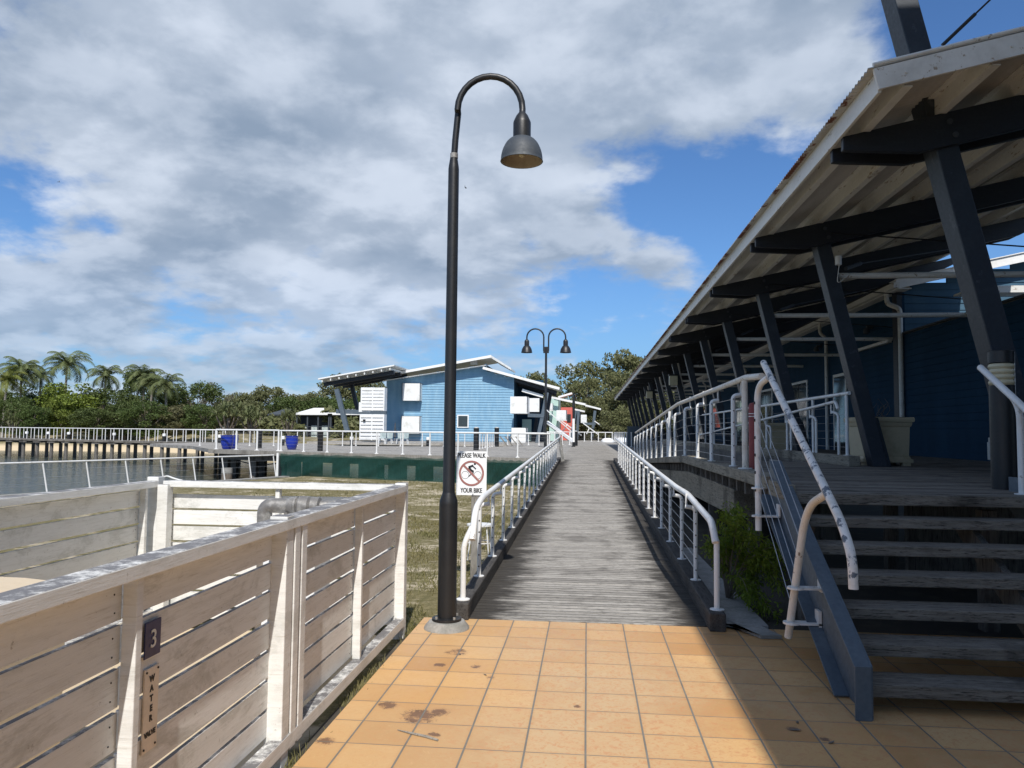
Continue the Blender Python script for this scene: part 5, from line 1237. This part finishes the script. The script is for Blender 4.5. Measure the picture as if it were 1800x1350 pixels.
MB().lathe([(.2, 0), (.2, .08), (.03, .1), (.03, .5)], (X, 60, .5), 12).build('base', 'concrete', e); MB().lathe([(.03, .5), (.10, .55), (.09, 1.1), (.05, 1.6), (.0, 1.75)], (X, 60, .5), 10).build('canopy', 'lamp_grey', e)
# white low boxes at the deck end
for (px, py, w_, Y, lab) in ((1068, 765, 20, 88, 'heap of white folded covers at the end of the deck'), (1093, 757, 22, 92, 'large white rounded cover beside the pavilion end')):
    q = at(px, py, Y); ww = w_/F*Y/2; m_ = MB(); m_.lathe([(0, 0), (ww*1.1, 0), (ww*1.1, ww*.25), (ww*.9, ww*.55), (ww*.5, ww*.7), (0, ww*.72)], (q.x, Y, .5), 14)
    tag(m_.build('white_cover', 'white_panel', at=(q.x, Y, .5)), lab, 'cover')

# ================================================================ FAR BLUE BUILDING
YB = 80.0
def bp(px, py, Y=YB): v = at(px, py, Y); return v.x, v.z
def XZ(px, py, Y=YB): v = at(px, py, Y); return Vector((v.x, Y, v.z))
B = empty('blue_building', (-14, YB, 0), 'light blue weatherboard building with white shutters and skillion roofs', 'building')
xl, zl = bp(680, 668); xp, zp = bp(856, 641); xr_, _ = bp(903, 700); zr0 = bp(856, 652)[1]; zr1 = bp(903, 664)[1]
# left part of the facade rises to the high ridge, right part falls away
m_ = MB().clad((xl, YB), (xp, YB), .3, 12, .27, .05, top=lambda t_: zl+(zp-zl)*t_); m_.build('wall', 'siding_blue', B)
m_ = MB().clad((xp, YB+.01), (xr_, YB+.01), .3, 12, .27, .05, top=lambda t_: zr0+(zr1-zr0)*t_); m_.build('wall', 'siding_blue', B)
MB().box(xr_-.12, xr_+.02, YB-.04, YB+.05, .3, zr1).build('corner_board', 'siding_blue', B)
MB().box(xl-.02, xl+.10, YB-.04, YB+.05, .3, zl).build('corner_board', 'siding_blue', B)
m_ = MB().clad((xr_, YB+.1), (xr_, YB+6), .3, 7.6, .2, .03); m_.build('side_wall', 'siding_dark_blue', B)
m_ = MB().clad((xp, YB+.3), (xp, YB+7), zr0-.4, zp-.05, .2, .03); m_.build('clerestory', 'siding_mid_blue', B)
MB().box(xp+.03, xp+.06, YB+1.2, YB+4.5, zr0+.25, zp-.4).build('window', 'glass', B)
# roofs: fascia plus sheet
def skillion(a, b, y0, y1, th=.10, mat='white_roof', name='roof'):
    m_ = MB(); a = Vector(a); b = Vector(b); ym = (y0+y1)/2
    m_.bar((a.x, ym, a.z), (b.x, ym, b.z), y1-y0, .06, up=(0, 0, 1)); m_.bar((a.x, y0-.03, a.z-.06), (b.x, y0-.03, b.z-.06), .06, .26)
    return m_.build(name, mat, B)
skillion(XZ(671, 662), XZ(866, 627), YB-1.1, YB+7)
skillion(XZ(851, 647), XZ(984, 683), YB-1.0, YB+6)
m_ = MB().bar(XZ(866, 627)+Vector((0, -.9, 0)), XZ(896, 645)+Vector((0, 3.5, 0)), .5, .10); 
a_, b_ = XZ(866, 627), XZ(895, 644)
m_ = MB().add([(a_.x, YB-1.1, a_.z+.02), (b_.x, YB+2.0, b_.z), (b_.x, YB+7, b_.z), (a_.x, YB+7, a_.z+.02), (a_.x, YB-1.1, a_.z-.25), (b_.x, YB+2.0, b_.z-.22), (b_.x, YB+7, b_.z-.2), (a_.x, YB+7, a_.z-.25)], [(0, 1, 2, 3), (4, 7, 6, 5), (0, 4, 5, 1), (1, 5, 6, 2), (2, 6, 7, 3), (3, 7, 4, 0)]); m_.build('roof_overhang', 'white_roof', B)
a_ = XZ(858, 660); MB().bar((xl-.2, YB-.5, zl-.12), (xp, YB-.5, zp-.12), .9, .03).build('soffit', 'white_panel', B)
a_ = XZ(832, 632); MB().box(a_.x-.4, a_.x+.3, YB+.6, YB+1.4, a_.z-.5, a_.z+.1).build('roof_vent', 'white_roof', B)
def shutter(x0, y0, x1, y1, d=.55, name='shutter'):
    a = XZ(x0, y0); b = XZ(x1, y1); m_ = MB(); m_.box(a.x, b.x, YB-d, YB-d+.06, b.z, a.z); m_.box(a.x, a.x+.05, YB-d, YB, b.z, a.z); m_.box(b.x-.05, b.x, YB-d, YB, b.z, a.z); m_.box(a.x, b.x, YB-d, YB, a.z-.05, a.z)
    return m_.build(name, 'white_panel', B)
shutter(711, 674, 742, 705, 1.0); shutter(709, 731, 741, 762, .9)
a = XZ(804, 729); b = XZ(824, 752); f_ = MB().box(a.x, b.x, YB-.12, YB-.04, b.z, a.z).build('window', 'white_panel', B); MB().box(a.x+.12, b.x-.12, YB-.14, YB-.125, b.z+.12, a.z-.12).build('pane', 'glass', f_)
# balcony boxes and verandah on the right side
def balcony(x0, y0, x1, y1, Y, dpt, root, rib=12, mat='white_panel'):
    a = XZ(x0, y0, Y); b = XZ(x1, y1, Y); m_ = MB().box(a.x, b.x, Y, Y+.08, b.z, a.z); m_.box(b.x-.08, b.x, Y, Y+dpt, b.z, a.z); m_.box(a.x, b.x, Y, Y+dpt, b.z-.1, b.z)
    for k in range(rib): X = a.x+(b.x-a.x)*(k+.5)/rib; m_.box(X-.02, X+.02, Y-.03, Y, b.z+.05, a.z-.05)
    return m_.build('balcony', mat, root)
balcony(897, 697, 927, 725, 76.5, 3, B)
balcony(899, 752, 925, 778, 77.5, 2, B)
a = XZ(927, 700, 79.5); b = XZ(948, 724, 79.5); MB().box(a.x, b.x, 79.4, 79.5, b.z, a.z).build('balcony', 'white_panel', B)
MB().bar(XZ(928, 730, 77), XZ(956, 731, 77), .5, .35).build('beam', 'stringer_blue', B)
MB().bar(XZ(918, 686, 80), XZ(955, 697, 80), .3, .30).build('inner_gutter', 'white_roof', B)
for (x0, y0, x1, y1, Y, mt) in ((943, 782, 962, 690, 77, 'stringer_blue'), (953, 782, 968, 690, 81, 'dark_beam'), (936, 782, 950, 695, 84, 'dark_beam'), (925, 782, 941, 700, 88, 'stringer_blue'), (949, 782, 966, 692, 92, 'dark_beam')):
    MB().bar(XZ(x0, y0, Y), XZ(x1, y1, Y), .34, .40, up=(0, 1, 0)).build('column', mt, B)
for k in range(4): MB().bar(XZ(905, 668+2*k, YB+1.5*k), XZ(978, 690+1.5*k, YB+1.5*k), .15, .35).build('rafter', 'dark_beam', B)
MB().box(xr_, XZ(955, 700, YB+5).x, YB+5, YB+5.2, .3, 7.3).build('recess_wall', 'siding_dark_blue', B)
a = XZ(918, 737, 84); b = XZ(934, 775, 84); f_ = MB().box(a.x, b.x, 83.9, 84, b.z, a.z).build('window', 'mint_wall', B)
# stair flight with rails beside it
MB().bar(XZ(962, 742, 76), XZ(1008, 776, 74), .3, .25).build('stair_stringer', 'white_panel', B)
MB().bar(XZ(960, 720, 75), XZ(1004, 758, 74), .06, .08).build('stair_rail', 'white_rail', B)

# canopy of the blue building over the louvred tower, left
C_ = empty('open_canopy', (-22, 72, 0), 'open tilted canopy on leaning grey posts left of the blue building', 'canopy')
def quad_slab(pts, th, mat, name, root):
    m_ = MB(); P_ = [Vector(p) for p in pts]; m_.add([*P_, *[p-Vector((0, 0, th)) for p in P_]], [(0, 1, 2, 3), (7, 6, 5, 4), (0, 4, 5, 1), (1, 5, 6, 2), (2, 6, 7, 3), (3, 7, 4, 0)]); return m_.build(name, mat, root)
fl_ = XZ(559, 665, 72); fr_ = XZ(693, 641, 72); bl_ = XZ(610, 672, 84); br_ = XZ(727, 652, 84)
quad_slab([fl_, fr_, br_, bl_], .12, 'white_roof', 'roof', C_)
for k in range(9):
    f = (k+.5)/9; MB().bar(fl_+(fr_-fl_)*f-Vector((0, 0, .34)), bl_+(br_-bl_)*f-Vector((0, 0, .34)), .10, .2).build('purlin', 'cream_metal', C_)
for f in (.10, .42, .75): 
    a = fl_+(bl_-fl_)*f-Vector((0, 0, .62)); b = fr_+(br_-fr_)*f-Vector((0, 0, .62)); MB().bar(a+(b-a)*.04, b-(b-a)*.03, .3, .36).build('rafter', 'dark_beam', C_)
MB().bar(XZ(592, 684, 73), XZ(611, 760, 73), .42, .4, up=(0, 1, 0)).build('column', 'stringer_blue', C_)
MB().bar(XZ(618, 676, 78), XZ(629, 722, 78), .36, .4, up=(0, 1, 0)).build('column', 'dark_beam', C_)
MB().bar(XZ(592, 723, 73.5), XZ(679, 726, 73.5), .5, .42).build('beam', 'stringer_blue', C_)
T_ = empty('louvred_tower', (-20, 76, 0), 'white louvred stair tower under the canopy', 'tower')
for (x0, y0, x1, y1, nm) in ((636, 681, 675, 722, 'upper_screen'), (634, 728, 674, 774, 'lower_screen')):
    a = XZ(x0, y0, 69); b = XZ(x1, y1, 69); m_ = MB(); n = int((a.z-b.z)/.3)
    for k in range(n): z = b.z+(k+.5)*(a.z-b.z)/n; m_.bar((a.x, 69, z), (b.x, 69, z), .12, .25)
    for X in (a.x, (a.x+b.x)/2, b.x): m_.box(X-.05, X+.05, 68.9, 68.97, b.z, a.z)
    m_.box(a.x, b.x, 69.1, 70.0, b.z, a.z); m_.build(nm, 'white_panel', T_)
a = XZ(631, 707, 70); b = XZ(640, 724, 70); MB().box(a.x, b.x, 70, 72, b.z, a.z).build('side_box', 'white_panel', T_)
a = XZ(638, 737, 68.8); MB().box(a.x, a.x+.22, 68.8, 68.88, a.z-.2, a.z).build('plaque', 'lamp_black', T_)

# mint and coral buildings behind, right of the lamp
Mn = empty('mint_building', (-5, 96, 0), 'pale mint building with white balcony behind the twin lamp post', 'building')
a = XZ(966, 700, 96); b = XZ(981, 772, 96); MB().box(a.x, b.x, 96, 104, 0.2, a.z).build('wall', 'mint_wall', Mn)
m_ = MB().bar(XZ(962, 697, 95), XZ(1029, 711, 95), .3, .25); m_.bar(XZ(975, 699, 97), XZ(1029, 711, 97), 2.5, .06); m_.build('roof', 'white_roof', Mn)
balcony(966, 709, 972, 721, 94.5, 1, Mn, 4); balcony(978, 721, 996, 738, 94, 2, Mn, 8)
Cr = empty('coral_building', (-3, 104, 0), 'coral red building with a white roof behind the mint one', 'building')
a = XZ(986, 716, 104); b = XZ(1009, 775, 104); MB().box(a.x, b.x, 104, 112, .2, a.z).build('wall', 'coral_wall', Cr)
a = XZ(997, 728, 103.9); MB().box(a.x, a.x+.5, 103.85, 103.95, a.z-1, a.z).build('window', 'glass', Cr)
MB().bar(XZ(982, 699, 110), XZ(1006, 692, 110), 3, .25).build('roof', 'white_roof', Cr)
MB().bar(XZ(1029, 713, 106), XZ(1056, 720, 106), 3, .22).build('roof', 'white_roof', Cr)
MB().bar(XZ(1010, 720, 106), XZ(1028, 724, 106), 3, .22).build('roof', 'white_roof', Cr)
balcony(1021, 729, 1032, 742, 103, 2, Cr, 6)
MB().bar(XZ(1026, 745, 102), XZ(1047, 745, 102), .4, .3).build('beam', 'stringer_blue', Cr)
for (x0, x1) in ((1040, 1046), (1003, 1012), (1014, 1017)): MB().bar(XZ(x0, 772, 103), XZ(x1, 722, 103), .35, .35, up=(0, 1, 0)).build('column', 'stringer_blue', Cr)
MB().box(XZ(1011, 0, 108).x, XZ(1030, 0, 108).x, 108, 109, .2, 4.5).build('recess_wall', 'dark_beam', Cr)
for (x0, y0, x1, y1, Y) in ((982, 736, 1022, 765, 98), (1024, 743, 1052, 764, 100), (1045, 740, 1062, 752, 101), (1036, 752, 1031, 763, 100), (998, 745, 988, 760, 97)):
    MB().bar(XZ(x0, y0, Y), XZ(x1, y1, Y), .10, .12).build('stair_rail', 'white_rail', Cr)
for (x0, y0, x1, y1, Y) in ((964, 744, 1010, 778, 90),): MB().bar(XZ(x0, y0, Y), XZ(x1, y1, Y), .1, .5).build('stair_stringer', 'dark_beam', Cr)

# villas behind the lagoon
for i, (x0, xm, x1, ytop, ye, lab) in enumerate(((470, 500, 510, 719, 728, 'grey-roofed villa left of the small pandanus'), (516, 552, 584, 717, 727, 'villa with a wide white roof between pandanus and canopy'), (576, 612, 640, 718, 727, 'villa with a white roof under the open canopy'))):
    Y = 112.0; e = empty('villa', (at((x0+x1)/2, 750, Y).x, Y, 0), lab, 'house', 'villas behind the lagoon')
    a = XZ(x0, ye, Y); b = XZ(x1, ye, Y); t1 = XZ(xm, ytop, Y+5); t2 = XZ(x1+2, ytop, Y+5)
    quad_slab([a, b, t2, t1], .2, 'white_roof' if i else 'lamp_grey', 'roof', e)
    MB().box(a.x+.5, b.x-.4, Y+1.6, Y+6, .1, a.z-.15).build('wall', 'dark_beam', e)
    for k in range(4): X = a.x+.4+(b.x-a.x-1)*k/3; MB().box(X-.1, X+.1, Y+.3, Y+.5, 0, a.z-.15).build('post', 'lamp_grey', e)
    MB().bar((a.x+.3, Y+.4, 2.0), (b.x-.3, Y+.4, 2.0), .06, .08).build('balustrade', 'lamp_grey', e)
    m_ = MB()
    for k in range(3): X = a.x+1+(b.x-a.x-2)*k/2.4; m_.box(X-.4, X+.5, Y+1.5, Y+1.58, .4, 2.2)
    m_.build('window', 'louvre_glass' if i else 'glass', e)
a = XZ(38, 722, 101); b = XZ(60, 748, 101); e = empty('red_hut', (a.x, 101, 0), 'dark red hut wall showing between the leftmost palms', 'hut'); MB().box(a.x, b.x, 101, 104, .1, a.z).build('wall', 'coral_wall', e); MB().bar((a.x-.4, 102, a.z+.1), (b.x+.4, 102, a.z+.1), 3.4, .15).build('roof', 'lamp_grey', e)
MB().box(a.x+.6, a.x+1.4, 100.9, 100.98, a.z-1.2, a.z-.4).build('window', 'white_panel', e)

# ================================================================ SMALL THINGS
def bird(px, py, Y, s, label, rz):
    q = at(px, py, Y); e = MB()
    e.tube([(-.11, 0, 0), (-.05, 0, .0), (0, 0, 0), (.07, 0, .005), (.10, 0, .01)], [.004, .018, .024, .018, .004], 8)
    for sgn in (-1, 1): e.add([(.04, 0, .01), (-.03, 0, .01), (-.08, sgn*.12, .05), (-.15, sgn*.20, .03), (-.02, sgn*.13, .055), (.04, 0, .016), (-.03, 0, .016), (-.08, sgn*.12, .056), (-.15, sgn*.20, .034), (-.02, sgn*.13, .061)], [(0, 1, 2, 3, 4), (9, 8, 7, 6, 5)])
    e.add([(-.10, 0, .0), (-.20, -.045, 0), (-.14, 0, 0), (-.20, .045, 0), (-.10, 0, .006), (-.20, -.045, .005), (-.14, 0, .005), (-.20, .045, .005)], [(0, 1, 2, 3), (7, 6, 5, 4)])
    o = e.build('bird', 'ink', smooth=False); o.location = q; o.scale = (s, s, s); o.rotation_euler = (R(50), R(20), rz); tag(o, label, 'bird')
bird(818, 330, 24, .55, 'small dark swallow flying just right of the lamp pole', R(70)); bird(104, 320, 55, .7, 'tiny dark bird high over the palms', R(10))
a = Vector((-1.0, 4.13, .006)); b = Vector((-.76, 4.02, .006))
tag(MB().tube([a, a+(b-a)*.3, a+(b-a)*.7+Vector((0, .006, 0)), b], [.0015, .0055, .0075, .006], 7).build('stick', 'grey_post', at=a), 'thin pale stick lying on the tiles', 'stick')
lf = [(1.13, 4.40, .034), (1.27, 4.25, .028), (1.17, 4.52, .022), (1.55, 5.15, .02), (-.66, 5.12, .02), (-.9, 5.56, .02)]
for i, (x, y, s) in enumerate(lf):
    m_ = MB(); a_ = random.random()*6.28; ca, sa = math.cos(a_), math.sin(a_)
    pts = [(-1, 0, .1), (-.3, .35, .25), (.5, .28, .15), (1, 0, .5), (.4, -.3, .2), (-.4, -.3, .3)]
    m_.add([(x+s*(p_[0]*ca-p_[1]*sa), y+s*(p_[0]*sa+p_[1]*ca), .003+s*p_[2]*.4) for p_ in pts], [(0, 1, 2, 3, 4, 5)])
    o = m_.build('dead_leaf', 'bark', at=(x, y, 0)); tag(o, ['curled dead leaf on the tiles in the roof shadow, largest', 'dead leaf nearest to the stairs foot in the shadow', 'dead leaf just beyond the largest one', 'dead leaf close to the stringer', 'tiny dead leaf in the sunlit tiles', 'dead leaf on the black tile stain near the lamp'][i], 'leaf', 'dead leaves on the tiles')
